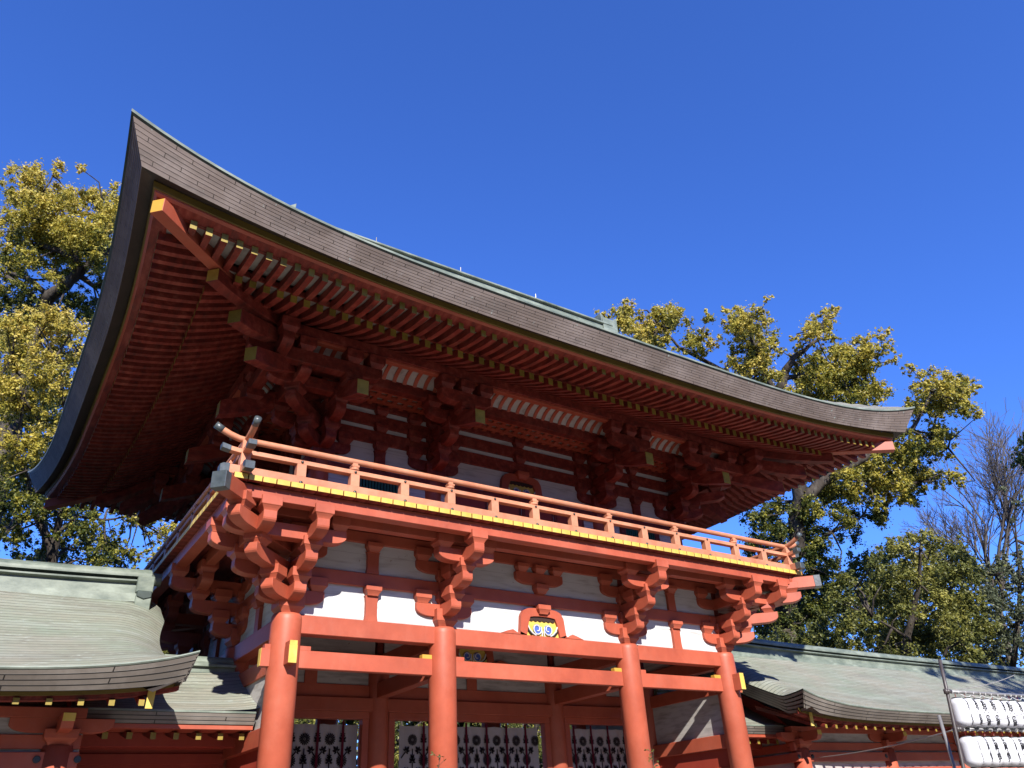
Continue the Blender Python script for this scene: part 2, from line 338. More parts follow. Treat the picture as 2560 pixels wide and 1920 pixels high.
part(MB().box(-X1, X1, YF+.05, YB-.05, 5.26, 5.32), 'ceiling', REDD, 0)
for k in range(9): beam(-X1+.1, X1-.1, YF+.25+k*.56, YF+.33+k*.56, 5.18, 5.262, 'ceiling_joist', REDD, 0)
# ---- front and rear walls of the lower storey
for y, s in ((YF, -1), (YB, 1)):
    for a, b in zip(xs, xs[1:]): part(MB().box(a+.05, b-.05, y-.03, y+.03, 4.60, 5.3), 'wall_panel', WHITE, 0); part(MB().box(a+.05, b-.05, y-.032, y+.032, 5.3, 5.965), 'wall_panel', WHITEP, 0)
    beam(-X1-.1, X1+.1, y-.08, y+.08, 5.206, 5.434, 'wall_beam'); beam(-X1-.1, X1+.1, y-.083, y+.083, 5.945, 6.138, 'wall_beam')

for x in xs:
    for y in (YF, YM, YB): part(MB().box(x-.055, x+.055, y-.055, y+.055, 4.7, 5.96), 'king_post', REDW, 0)
for a, b in zip(xs, xs[1:]): part(MB().box(a+.1, b-.1, YB-.03, YB+.03, 4.1, 4.4), 'wall_panel', WHITEO, 0)
# ---- bracket pieces
def arm_poly(u0, u1, zb, zt, c0=False, c1=True, ch=.115, cr=.27):
    P = [(u0, zt)]
    if c0:
        P += [(u0+cr-cr*math.cos(t), zb+ch-ch*math.sin(t)) for t in [math.pi/2*k/7 for k in range(8)]]
    else: P += [(u0, zb)]
    if c1:
        P += [(u1-cr+cr*math.sin(t), zb+ch-ch*math.cos(t)) for t in [math.pi/2*k/7 for k in range(8)]]
    else: P += [(u1, zb)]
    P += [(u1, zt)]
    return P
AW = .195
def block_mesh(w=.30, h=.215, name='bearing_block'):
    mb = MB(); hh = w/2; f = w/.30
    mb.ring_stack((0, 0), [(-.003, hh*.66), (.015, hh*.70), (.035, hh*.77), (.055, hh*.86), (.07, hh*.93), (.078, hh), (h, hh)])
    return mb
_bm = {}
def block(parent, x, y, z, rot=0, w=.30, h=.215, m=None):
    m = m or RED; key = (w, h, m.name)
    if key not in _bm:
        o = block_mesh(w, h).build('bearing_block', m, parent, .004); _bm[key] = o.data
    else:
        o = bpy.data.objects.new('bearing_block', _bm[key]); C.objects.link(o); o.parent = parent
        md = o.modifiers.new('bevel', 'BEVEL'); md.width = .004; md.segments = 1; md.limit_method = 'ANGLE'; md.angle_limit = math.radians(50)
    o.location = (x, y, z); o.rotation_euler = (0, 0, rot); return o
def arm(parent, poly, O, U, wd=AW, m=None, name='bracket_arm', endmat=None, mats=None):
    U = Vector(U).normalized(); W = Vector((-U.y, U.x, 0))
    mb = MB(); mb.prism(poly, O, U, W, wd, 0, endmat)
    return mb.build(name, mats or m or RED, parent, .006)
def daito(m):
    mb = MB(); mb.ring_stack((0, 0), [(0, .135), (.02, .145), (.045, .16), (.07, .178), (.088, .19), (.096, .2), (.295, .2)])
    return mb.build('bracket_set', m, gate, .006)
NEG = (0, -1, 0)
def lower_set():
    d = daito(RED)
    arm(d, arm_poly(-.30, .51, .17, .39), (0, 0, 0), NEG); arm(d, arm_poly(-.54, .54, .173, .387, True), (0, 0, 0), (1, 0, 0))
    arm(d, arm_poly(-.30, .91, .54, .76), (0, 0, 0), NEG)
    arm(d, arm_poly(-.30, 1.31, .91, 1.13), (0, 0, 0), NEG); arm(d, arm_poly(-.54, .54, .913, 1.127, True), (0, -.8, 0), (1, 0, 0)); arm(d, arm_poly(-.54, .54, .913, 1.127, True), (0, 0, 0), (1, 0, 0))
    for x, y, z in ((0, -.4, .39), (-.42, 0, .387), (.42, 0, .387), (0, 0, .39), (0, -.8, .76), (0, 0, .76), (0, -.4, .76), (0, -1.2, 1.13), (-.42, -.8, 1.127), (.42, -.8, 1.127), (-.42, 0, 1.127), (.42, 0, 1.127)): block(d, x, y, z)
    return d
R2 = math.sqrt(2)
def corner_set(sx, lower=True, m=None):
    m = m or RED; d = daito(m)
    B = (sx, 0, 0); D = (sx, -1, 0)
    L3 = 1.31 if lower else None
    arm(d, arm_poly(-.54, .51, .17, .39, True), (0, 0, 0), NEG, m=m); arm(d, arm_poly(-.54, .51, .173, .387, True), (0, 0, 0), B, m=m); arm(d, arm_poly(-.2, .74, .176, .384), (0, 0, 0), D, m=m)
    arm(d, arm_poly(-.3, .91, .54, .76), (0, 0, 0), NEG, m=m); arm(d, arm_poly(-.3, .91, .543, .757), (0, 0, 0), B, m=m); arm(d, arm_poly(-.2, 1.31, .546, .754), (0, 0, 0), D, m=m)
    if lower:
        arm(d, arm_poly(-.54, 1.31, .91, 1.13, True), (0, 0, 0), NEG, m=m); arm(d, arm_poly(-.54, 1.31, .913, 1.127, True), (0, 0, 0), B, m=m); arm(d, arm_poly(-.2, 1.88, .916, 1.124), (0, 0, 0), D, m=m)
    arm(d, arm_poly(-.54, 1.31, .912, 1.128, True), (0, -.8, 0), B, m=m); arm(d, arm_poly(-.54, 1.31, .909, 1.131, True), (sx*.8, 0, 0), NEG, m=m)
    Q = [(0, -.4, .39), (sx*.4, 0, .39), (0, 0, .39), (-sx*.42, 0, .39), (0, .42, .39), (0, -.8, .76), (sx*.8, 0, .76), (-sx*.42, -.8, 1.13), (sx*.8, .42, 1.13)]
    if lower: Q += [(0, -1.2, 1.13), (sx*1.2, 0, 1.13), (sx*.8, -1.2, 1.13), (sx*1.2, -.8, 1.13), (-sx*.42, 0, 1.13), (0, .42, 1.13)]
    for x, y, z in Q: block(d, x, y, z, m=m)
    block(d, sx*.4, -.4, .384, math.pi/4, m=m); block(d, sx*.8, -.8, .754, math.pi/4, m=m)
    if lower: block(d, sx*1.2, -1.2, 1.124, math.pi/4, m=m)
    return d
def place(o, x, y, z, rz=0): o.location = (x, y-CY, z); o.rotation_euler = (0, 0, rz); return o
Z0 = 4.655
ls = lower_set(); place(ls, -X2, YF, Z0)
place(copy_tree(ls, gate), X2, YF, Z0)
for y in (YM,): place(copy_tree(ls, gate), -X1, y, Z0, -math.pi/2)
for x in (-X2, X2): place(copy_tree(ls, gate), x, YB, Z0, math.pi)
cl = corner_set(-1); place(cl, -X1, YF, Z0)
cr_ = corner_set(1); place(cr_, X1, YF, Z0)
place(copy_tree(cr_, gate), -X1, YB, Z0, math.pi); place(copy_tree(cl, gate), X1, YB, Z0, math.pi)
# ---- struts between the sets
def strut(x, y, z0, z1, rz=0, m=RED, w=.20):
    mb = MB(); h = z1-z0-.15
    prof = [(0, w*.56), (h*.25, w*.5), (h*.75, w*.5), (h*.92, w*.54), (h, w*.62)]
    # flat board strut with flared top and bearing block
    for k in range(len(prof)-1):
        (a, p), (b, q) = prof[k], prof[k+1]
        mb.add([(-p, -.05, a), (p, -.05, a), (p, .05, a), (-p, .05, a), (-q, -.05, b), (q, -.05, b), (q, .05, b), (-q, .05, b)], [(0,3,2,1),(4,5,6,7),(0,1,5,4),(1,2,6,5),(2,3,7,6),(3,0,4,7)])
    o = mb.build('strut', m, gate, 0); o.location = (x, y-CY, z0); o.rotation_euler = (0, 0, rz)
    b_ = block(o, 0, 0, h, 0, .28, .15, m); return o
XM = (X1+X2)/2
for x in (-XM, XM):
    strut(x, YF-.045, 4.66, 5.21); strut(x, YF-.045, 5.434, 5.95)
for y in ((YF+YM)/2, (YM+YB)/2):
    strut(-X1-.045, y, 4.66, 5.205, math.pi/2); strut(-X1-.045, y, 5.431, 5.945, math.pi/2)
# centre bay upper: block, arm with three blocks
o = MB(); o.prism(arm_poly(-.54, .54, 0, .22, True), (0, 0, 0), (1, 0, 0), (0, 1, 0), .12); o = o.build('cloud_arm', RED, gate, .005); o.location = (0, YF-CY-.06, 5.60)
for x in (-.40, 0, .40): block(o, x, 0, .22, 0, .26, .15)
block(o, 0, 0, -.165, 0, .28, .17)
# ---- frog leg struts with painted panels
def frog_leg(y, z0, name='frog_leg_strut', dim=False, sc_=1.0):
    L = [(-.93, 0), (-.80, .045), (-.67, .078), (-.61, .045), (-.55, .02), (-.515, .05), (-.50, .17), (-.482, .34), (-.425, .44), (-.312, .487), (-.15, .497)]
    out_ = [(x*sc_, z*sc_) for x, z in L]; out_ += [(-x, z) for x, z in reversed(out_)]
    inn = [(-.372, 0), (-.345, .12), (-.325, .22), (-.28, .33), (-.2, .345), (-.1, .352)]; inn = [(x*sc_, z*sc_) for x, z in inn]; inn += [(-x, z) for x, z in reversed(inn)]
    mb = MB()
    # frame as a strip between outer and inner outlines, front and back
    n = 40
    def samp(P, n):
        d = [0]
        for a, b in zip(P, P[1:]): d.append(d[-1]+math.dist(a, b))
        r = []
        for k in range(n+1):
            t = d[-1]*k/n; i = max(j for j in range(len(d)) if d[j] <= t+1e-9); i = min(i, len(P)-2); f = (t-d[i])/(d[i+1]-d[i]); r.append((P[i][0]+(P[i+1][0]-P[i][0])*f, P[i][1]+(P[i+1][1]-P[i][1])*f))
        return r
    mid = [p for p in out_ if abs(p[0]) <= .52*sc_]
    A = samp(mid, n); Bq = samp(inn, n)
    T = .045
    ring = []
    for k in range(n+1):
        a, b = A[k], Bq[k]; ring.append([(a[0], -T, a[1]), (b[0], -T, b[1]), (b[0], T, b[1]), (a[0], T, a[1]), (a[0], -T, a[1])])
    mb.grid(ring)
    for s in (-1, 1):   # little foot scrolls
        P = [(s*x*sc_, z*sc_) for x, z in ((.515, 0), (.515, .05), (.55, .02), (.61, .045), (.67, .078), (.75, .06), (.80, .045), (.93, 0))]
        mb.prism(P, (0, 0, 0), (1, 0, 0), (0, 1, 0), T*2-.01)
    o = mb.build(name, RED, gate, 0)
    o.location = (0, y-CY, z0)
    # painted panel
    P = [(x*1.02, z*1.02) for x, z in inn]
    pm = MB(); pm.prism(P, (0, .015, 0), (1, 0, 0), (0, 1, 0), .02)
    pm.build('painted_panel', YEL, o)
    sc2 = MB()   # dark scalloped valance
    Q = [(-.29, .345)] + [(.29*(-1+2*k/36), .285-.022*abs(math.sin(math.pi*k/6))) for k in range(37)] + [(.29, .345)]
    sc2.prism([(x*sc_, z*sc_) for x, z in Q], (0, -.005, 0), (1, 0, 0), (0, 1, 0), .02); sc2.build('scalloped_valance', mat('dark_brown_paint', (.05, .02, .012), .6), o)
    for s in (-1, 1):
        c = (s*.125, .125)
        dm = MB(); dm.tube([(c[0]*sc_, -.005, c[1]*sc_), (c[0]*sc_, -.018, c[1]*sc_)], .085*sc_, 24); dm.build('blue_disc', BLUE, o)
        pts = []
        for k in range(40):
            a = math.radians(-100+k*12.5); r = .026+.076*(k/39)**.7 if k < 28 else .095
            pts.append(((c[0]+s*-1*r*math.cos(a)*1.0)*sc_, -.024, (c[1]+r*math.sin(a))*sc_))
        rm = MB(); rm.tube(pts, .0105*sc_, 6); rm.build('white_scroll', WRING, o)
        rm = MB(); rm.tube([(s*x*sc_, -.024, z*sc_) for x, z in ((.03, .0), (.02, .06), (.035, .13), (.03, .16))], .011*sc_, 6); rm.build('white_scroll', WRING, o)
        rm = MB(); rm.tube([(s*x*sc_, -.022, z*sc_) for x, z in ((.335, .19), (.29, .1), (.23, .045), (.16, .01))], .014*sc_, 6); rm.tube([(s*x*sc_, -.020, z*sc_) for x, z in ((.35, .12), (.3, .06), (.24, .01))], .012*sc_, 6, 1); rm.build('white_scroll', [WRING, INK], o)
    block(o, 0, 0, .39, 0, .28, .16)
    return o
frog_leg(YF-.075, 4.66); frog_leg(YM-.08, 4.655)
# ---- balcony beams
BY = YF-1.2
def eavebeam(O, U, L0, L1, zb, zt, wd, name='balcony_beam', m=RED):
    U = Vector(U); W = Vector((-U.y, U.x, 0)); P = arm_poly(-L0, L1, zb, zt, True, True, (zt-zb)*.55, .12)
    mb = MB(); mb.prism(P, O, U, W, wd); return part(mb, name, m, .006)
eavebeam((0, BY, 0), (1, 0, 0), X1+1.32, X1+1.32, 5.94, 6.135, .20)
eavebeam((-X1-1.2, CY, 0), (0, 1, 0), HY+1.32, HY+1.32, 5.937, 6.132, .20)
eavebeam((X1+1.2, CY, 0), (0, 1, 0), HY+1.32, HY+1.32, 5.937, 6.132, .20)
eavebeam((0, YF-.8, 0), (1, 0, 0), X1+1.3, X1+1.3, 5.905, 6.134, .16)
eavebeam((-X1-.8, CY, 0), (0, 1, 0), HY+1.3, HY+1.3, 5.902, 6.131, .16)
# diagonal corner beams with metal caps
def diag_beam(sx, sy, cx, cy, u0, u1, zb0, zb1, h, wd, name, mats, tip=None, capd=0.0):
    # zb0 at u0, zb1 at u1 (bottom heights)
    U = Vector((sx, sy, 0)).normalized(); W = Vector((-U.y, U.x, 0)); n = 8; P = []
    for k in range(n+1):
        t = k/n; P.append((u0+(u1-u0)*t, zb0+(zb1-zb0)*(t if tip is None else t*(1-tip)+tip*t*t*0+tip*(1-(1-t)**2))))
    Q = [(u, z+h) for u, z in reversed(P)]
    mb = MB(); mb.prism(P+Q, (cx, cy, 0), U, W, wd, 0, (n, 1))
    if capd:
        z = zb1; mb.prism([(u1-capd, z-.006), (u1+.02, z-.006), (u1+.02, z+h+.006), (u1-capd, z+h+.006)], (cx, cy, 0), U, W, wd+.014, 1)
    return part(mb, name, mats, .006)
for sx, sy in ((-1, -1), (1, -1), (-1, 1)):
    diag_beam(sx, sy, sx*X1, CY+sy*HY, .6, 2.33, 5.86, 5.86, .235, .205, 'corner_beam', [RED, MET], capd=.12)
# ---- balcony boards
bd = None
def bboard(x, y, rz):
    global bd
    if bd is None:
        mb = MB().box(-.0975, .0975, 0, .45, 6.142, 6.228, 0); mb.box(-.095, .095, -.004, .003, 6.144, 6.226, 1)
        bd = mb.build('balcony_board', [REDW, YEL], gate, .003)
        o = bd
    else:
        o = bd.copy(); C.objects.link(o); o.parent = gate
    o.location = (x, y-CY, 0); o.rotation_euler = (0, 0, rz); return o
n = 60
for k in range(n): bboard((k-(n-1)/2)*.206, YF-1.43, 0)
for k in range(38): bboard(-X1-1.43, CY+(k-18.5)*.206, -math.pi/2)
part(MB().box(-X1-.98, X1+.98, YF-.98, YB+.98, 6.145, 6.222), 'balcony_floor', REDW, 0)
part(MB().box(X1+.9, X1+1.43, YF-1.43, YB+1.43, 6.146, 6.223), 'balcony_floor', REDW, 0)
part(MB().box(-X1-1.43, X1+1.43, YB+.9, YB+1.43, 6.147, 6.224), 'balcony_floor', REDW, 0)
# ---- railing
RX, RY = X1+1.25, HY+1.27
def rails(y, x0, x1, axis='x', sgn=-1, c=0):
    """three rails along a line; ends curve outwards past the corner posts"""
    def P(a, z, off=0): return (a, y, z) if axis == 'x' else (y, a, z)
    U = (1, 0, 0) if axis == 'x' else (0, 1, 0); W = (0, 1, 0) if axis == 'x' else (1, 0, 0)
    def O(): return (0, y, 0) if axis == 'x' else (y, 0, 0)
    dz = .003 if axis == 'y' else 0
    L0, L1 = x0, x1
    part(MB().prism([(L0-.33, 6.24+dz), (L1+.33, 6.24+dz), (L1+.33, 6.355), (L1+.2, 6.378+dz), (L0-.2, 6.378+dz), (L0-.33, 6.355)], O(), U, W, .13), 'ground_rail', REDR, .005)
    e = [(0, 0), (.12, .004), (.22, .015), (.34, .04)]
    T = [(L1+a, 6.575+b+dz) for a, b in e]; Lf = [(L0-a, 6.575+b+dz) for a, b in reversed(e)]
    Bm = Lf+T; Tp = [(a, b+.07) for a, b in reversed(Bm)]
    part(MB().prism(Bm+Tp, O(), U, W, .115), 'middle_rail', REDR, .005)
    e = [(0, 0), (.12, .012), (.25, .05), (.36, .10), (.46, .16)]
    pts = [P(L0-a, 6.81+b+dz) for a, b in reversed(e)]+[P(L1+a, 6.81+b+dz) for a, b in e]
    part(MB().tube(pts, .049, 16), 'top_rail', REDR, 0, True)
    for s, L in ((-1, L0), (1, L1)):
        q = (lambda a: (L+s*a))
        mb = MB(); mb.prism([(q(.22), 6.571+.015), (q(.352), 6.571+.042), (q(.352), 6.649+.042), (q(.22), 6.649+.015)], O(), U, W, .124); part(mb, 'rail_cap', MET, .005)
        mb = MB(); mb.prism([(q(.21), 6.236), (q(.345), 6.236), (q(.345), 6.352), (q(.3), 6.377), (q(.21), 6.384)], O(), U, W, .14); part(mb, 'rail_cap', MET, .005)
        mb = MB(); mb.tube([P(q(.36), 6.91+dz), P(q(.475), 6.972+dz)], .053, 16); part(mb, 'rail_cap', MET, 0, True)
rails(CY-RY, -RX, RX); rails(-RX, CY-RY, CY+RY, 'y'); rails(RX, CY-RY, CY+RY, 'y'); rails(CY+RY, -RX, RX)
def post(x, y, head, rz=0):
    mb = MB().box(-.073, .073, -.06, .06, 6.376, 6.577)
    o = mb.build('railing_post', REDR, gate, .004); o.location = (x, y-CY, 0); o.rotation_euler = (0, 0, rz)
    if head:
        h = MB().box(-.045, .045, -.035, .035, 6.644, 6.69); h.ring_stack((0, 0), [(6.684, .035), (6.70, .055), (6.715, .062), (6.735, .062)], nseg=4); h.ring_stack((0, 0), [(6.733, .045), (6.775, .04)], nseg=4)
        h.ring_stack((0, 0), [(6.643, .05), (6.66, .072), (6.69, .075), (6.71, .05)], nseg=14)
        h.build('post_head', REDR, o)
    b = MB()
    for z, r in ((6.61, .021), (6.272, .028)):
        b.ring_stack((0, 0), [(0, r), (.006, r), (.014, r*.8), (.02, r*.4)], nseg=14); 
        for i in range(len(b.v)-56, len(b.v)):
            vx, vy, vz = b.v[i]; b.v[i] = (vx, -(.060 if z > 6.5 else .068)-vz, vy+z)
    b.build('nail_cover', BLK, o, 0, True)
    return o
for k in range(-6, 7): post(k*.863, CY-RY, k % 2 == 1)
for k in range(-3, 4): post(-RX, CY+k*1.03, k % 2 == 1, -math.pi/2); post(RX, CY+k*1.03, k % 2 == 1, math.pi/2)
for sx in (-1, 1):
    for sy in (-1, 1): part(MB().box(sx*RX-.07, sx*RX+.07, CY+sy*RY-.07, CY+sy*RY+.07, 6.378, 6.79), 'corner_post', REDR, .005)

# ================================================================== UPPER STOREY
uy0, uy1 = CY-UY, CY+UY; U2 = 2.04; uxs = (-UX, -U2, U2, UX); ZU = 7.515
for x in uxs:
    for y in (uy0, uy1): column(x, y, .17, 6.2, ZU-.003)
for x in (-UX, UX): column(x, CY, .17, 6.2, ZU-.003)
for y, s in ((uy0, -1), (uy1, 1)):
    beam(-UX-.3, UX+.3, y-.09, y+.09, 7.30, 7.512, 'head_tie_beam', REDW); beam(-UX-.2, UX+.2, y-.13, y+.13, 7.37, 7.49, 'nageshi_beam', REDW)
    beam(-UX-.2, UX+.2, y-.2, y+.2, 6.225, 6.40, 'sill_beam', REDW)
    part(MB().box(-UX, UX, y-.03, y+.03, 6.4, 9.35), 'wall_panel', WHITE, 0)
    for zb, zt in ((8.045, 8.31), (8.405, 8.65), (8.765, 9.02)): beam(-UX-.4, UX+.4, y-.075, y+.075, zb, zt, 'wall_beam', REDW)
for x in (-UX, UX):
    beam(x-.09, x+.09, uy0, uy1, 7.303, 7.509, 'head_tie_beam', REDW); beam(x-.13, x+.13, uy0, uy1, 7.373, 7.487, 'nageshi_beam', REDW); beam(x-.2, x+.2, uy0, uy1, 6.226, 6.403, 'sill_beam', REDW)
    part(MB().box(x-.028, x+.028, uy0, uy1, 6.2, 9.3), 'wall_panel', WHITE, 0)
    for zb, zt in ((8.048, 8.307), (8.408, 8.647), (8.768, 9.017)): beam(x-.073, x+.073, uy0-.3, uy1+.3, zb, zt, 'wall_beam', REDW)
# bays behind the railing: doors in the centre, green lattice windows at the sides
def ubay(x0, x1, kind):
    y = uy0
    if kind == 'window':
        c = (x0+x1)/2
        part(MB().box(x0, x1, y-.045, y+.02, 6.4, 7.38), 'wall_panel', WHITE, 0)
        for a in (c-.5, c+.5): beam(a-.07, a+.07, y-.10, y-.02, 6.4, 7.38, 'window_frame', REDW, .004)
        mb = MB(); n = 15
        mb.box(c-.43, c+.43, y-.055, y-.04, 6.45, 7.37, 1)
        for k in range(n): xx = c-.42+.84*k/(n-1); mb.box(xx-.018, xx+.018, y-.088, y-.058, 6.42, 7.37)
        part(mb, 'lattice_window', [GREEN, DARK], 0)
    else:
        mb = MB(); n = 3; w_ = (x1-x0-.5)/4
        for k in range(4): mb.box(x0+.25+k*w_+.01, x0+.25+(k+1)*w_-.01, y-.05, y, 6.4, 7.38)
        for k in range(4): mb.box(x0+.25+k*w_+.08, x0+.25+(k+1)*w_-.08, y-.062, y-.048, 6.5, 7.30, 1)
        part(mb, 'door', [REDW, REDD], .004)
ubay(-UX+.17, -U2-.17, 'window'); ubay(-U2+.17, U2-.17, 'door'); ubay(U2+.17, UX-.17, 'window')
# ---- upper bracket sets with tail rafters
def tail_poly(u1, zb, zt, slope=.43, u0=-.2):
    P = []; n = 8
    for k in range(n+1):
        u = u0+(u1-u0)*k/n; d = u1-u; P.append((u, zb+slope*d-.05*math.sin(min(1, d/1.2)*math.pi)*1.0))
    return P+[(u1, zt), (u0, zt+slope*(u1-u0)-.0)], n
def upper_common(d, m=REDW, ret=None):
    P, n = tail_poly(1.85, .445, .72)
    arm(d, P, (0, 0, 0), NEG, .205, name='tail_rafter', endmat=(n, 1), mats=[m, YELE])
def step3(d, x0, x1, c0, c1, O, U, m=REDW):
    arm(d, arm_poly(x0, x1, 1.06, 1.30, c0, c1), O, U, m=m)
def upper_set():
    m = REDW; d = daito(m)
    arm(d, arm_poly(-.30, .51, .17, .39), (0, 0, 0), NEG, m=m); arm(d, arm_poly(-.54, .54, .173, .387, True), (0, 0, 0), (1, 0, 0), m=m)
    arm(d, arm_poly(-.30, .91, .54, .76), (0, 0, 0), NEG, m=m)
    arm(d, arm_poly(-.54, .54, .913, 1.127, True), (0, -.8, 0), (1, 0, 0), m=m)
    upper_common(d, m); step3(d, -.54, .54, True, True, (0, -1.3, 0), (1, 0, 0))
    for x, y, z in ((0, -.4, .39), (-.42, 0, .387), (.42, 0, .387), (0, 0, .39), (0, -.8, .76), (0, -.4, .76), (-.42, -.8, 1.127), (.42, -.8, 1.127), (0, -1.3, .86), (-.42, 0, .74), (.42, 0, .74), (-.42, 0, 1.10), (.42, 0, 1.10), (0, 0, .74), (0, 0, 1.1)): block(d, x, y, z, m=m)
    for x in (-.42, 0, .42): block(d, x, -1.3, 1.30, 0, .30, .25, m)
    return d
def upper_corner(sx):
    m = REDW; d = corner_set(sx, False, m); B = (sx, 0, 0); D = (sx, -1, 0)
    upper_common(d, m)
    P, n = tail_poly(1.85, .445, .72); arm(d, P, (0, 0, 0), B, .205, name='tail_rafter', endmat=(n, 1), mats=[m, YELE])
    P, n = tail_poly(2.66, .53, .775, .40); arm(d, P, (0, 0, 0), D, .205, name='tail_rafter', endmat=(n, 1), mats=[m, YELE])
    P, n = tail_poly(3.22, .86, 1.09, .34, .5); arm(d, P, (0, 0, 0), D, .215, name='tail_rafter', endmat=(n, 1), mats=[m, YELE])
    step3(d, -.54, 1.82, True, True, (0, -1.3, 0), B); step3(d, -.54, 1.82, True, True, (sx*1.3, 0, .003), NEG)
    block(d, 0, -1.3, .86, m=m); block(d, sx*1.3, 0, .86, m=m)
    for x, y in ((0, -1.3), (sx*1.3, 0), (-sx*.42, -1.3), (sx*.85, -1.3), (sx*1.3, -.85), (sx*1.3, .42), (sx*1.3, -1.3), (sx*1.72, -1.3), (sx*1.3, -1.72)): block(d, x, y, 1.30, 0, .30, .25, m)
    return d
us = upper_set(); place(us, -U2, uy0, ZU); place(copy_tree(us, gate), U2, uy0, ZU)
place(copy_tree(us, gate), -UX, CY, ZU, -math.pi/2); place(copy_tree(us, gate), UX, CY, ZU, math.pi/2)
ucl = upper_corner(-1); place(ucl, -UX, uy0, ZU); ucr = upper_corner(1); place(ucr, UX, uy0, ZU)
place(copy_tree(ucr, gate), -UX, uy1, ZU, math.pi); place(copy_tree(ucl, gate), UX, uy1, ZU, math.pi)
UM = (UX+U2)/2
for x in (-UM, UM):
    strut(x, uy0-.045, 7.51, 8.05, 0, REDW)
    for z in (8.27, 8.63): o = strut(x, uy0-.03, z-.02, z+.17, 0, REDW)
for z in (8.27, 8.63): strut(0, uy0-.03, z-.02, z+.17, 0, REDW)
for y in ((uy0+CY)/2, (CY+uy1)/2): strut(-UX-.045, y, 7.51, 8.05, math.pi/2, REDW)
frog_leg(uy0-.075, 7.51, dim=True)
# purlins and soffit beams
PX = UX+1.3; PYh = UY+1.3
def frame_rect(d0, d1, z0, z1, name, m, ext=0.0, bevel=.005):
    """four beams around the building: d0..d1 outward from the upper wall line"""
    for s in (-1, 1):
        ya, yb = sorted((CY+s*(UY+d0), CY+s*(UY+d1))); beam(-UX-d1-ext, UX+d1+ext, ya, yb, z0, z1, name, m, bevel)
        xa, xb = sorted((s*(UX+d0), s*(UX+d1))); beam(xa, xb, CY-UY-d1-ext, CY+UY+d1+ext, z0+.003, z1-.003, name, m, bevel)
frame_rect(1.20, 1.41, 9.10, 9.285, 'eave_purlin', REDW, .55)
frame_rect(1.24, 1.355, 9.06, 9.11, 'purlin_moulding', RED, .35)
frame_rect(.70, .86, 8.80, 9.02, 'bracket_beam', REDW, .3)
# coved ribs between the two, and their pale backing
rib0 = None
def rib(x, y, rz):
    global rib0
    if rib0 is None:
        P = []
        for k in range(7):
            t = k/6*math.pi/2; P.append((.86+.40*math.sin(t)*1.0 if False else .84+.42*(1-math.cos(t)), 8.90+.245*math.sin(t)))
        Q = [(u-.03*0+.0, z+.05) for u, z in reversed(P)]
        mb = MB(); mb.prism(P+Q, (0, 0, 0), NEG, (1, 0, 0), .075); rib0 = mb.build('cove_rib', RED, gate); o = rib0
    else: o = rib0.copy(); C.objects.link(o); o.parent = gate
    o.location = (x, y-CY, 0); o.rotation_euler = (0, 0, rz)
for k in range(46): rib((k-22.5)*.2125, uy0, 0)
for k in range(24): rib(-UX, CY+(k-11.5)*.2125, -math.pi/2)
for k in range(24): rib(UX, CY+(k-11.5)*.2125, math.pi/2)
def cove_back(U, W, half, O):
    P = [[Vector(O)+Vector(U)*(.84+.42*(1-math.cos(t)))+Vector((0, 0, 8.925+.245*math.sin(t)))+Vector(W)*s*(half) for s in (-1, 1)] for t in [math.pi/2*k/6 for k in range(7)]]
    mb = MB(); mb.grid(P); return part(mb, 'cove_panel', WHITES, 0, True)
cove_back((0, -1, 0), (1, 0, 0), UX+1.1, (0, uy0, 0)); cove_back((-1, 0, 0), (0, 1, 0), UY+1.1, (-UX, CY, 0)); cove_back((1, 0, 0), (0, 1, 0), UY+1.1, (UX, CY, 0))
# small lattice ceiling between wall and beam
def lattice(O, U, W, half):
    mb = MB(); U = Vector(U); W = Vector(W); O = Vector(O)
    n = int(half*2/.2125)
    for k in range(n+1):
        c = O+W*(-half+k*2*half/n); mb.prism([(.05, 8.86), (.74, 8.86), (.74, 8.905), (.05, 8.905)], c, U, W, .085)
    for u in (.2, .42, .62): mb.prism([(-half, 8.853), (half, 8.853), (half, 8.9), (-half, 8.9)], O+U*u, W, U, .085)
    part(mb, 'lattice_ceiling', RED, 0)
    m2 = MB(); m2.prism([(.0, 8.93), (.80, 8.93), (.80, 8.95), (.0, 8.95)], O, U, W, half*2); part(m2, 'ceiling_board', WHITES, 0)
lattice((0, uy0, 0), (0, -1, 0), (1, 0, 0), UX+.2); lattice((-UX, CY, 0), (-1, 0, 0), (0, 1, 0), UY+.2)

# ================================================================== ROOF
def perim(d):
    """half sizes at outward offset d from the lower column rectangle"""
    return HX+d, HY+d
def lift(t, A, p, Lr=8.6):   # t distance from the corner along the eave
    f = max(0, 1-t/Lr); return A*f**p
def bow(d, z, t):
    """the eaves bow inwards and sag a little less between the corners"""
    g_ = max(0, .1*(d-1.0))*(1-max(0, 1-max(t, 0)/4.2)**1.9)
    return d-g_, 1.6+(z-1.6)*(1+g_/(12-d)), g_
SIDES = (('f', 0, -1), ('l', -1, 0), ('r', 1, 0), ('b', 0, 1))
def edge_pts(d, z0, A, p, side, n=48):
    hx, hy = perim(d); L = hx if side in 'fb' else hy; out_ = []
    for k in range(n+1):
        s = -1+2*k/n; s = math.copysign(1-(1-abs(s))**1.25, s) if abs(s) > 0 else 0
        a = s*L; z = z0+lift(L-abs(a), A, p); _, z, g_ = bow(d, z, L-abs(a)); hx, hy = (HX+d, HY+d-g_) if side in 'fb' else (HX+d-g_, HY+d)
        out_.append({'f': (a, CY-hy, z), 'b': (a, CY+hy, z), 'l': (-hx, CY+a, z), 'r': (hx, CY+a, z)}[side])
    return out_
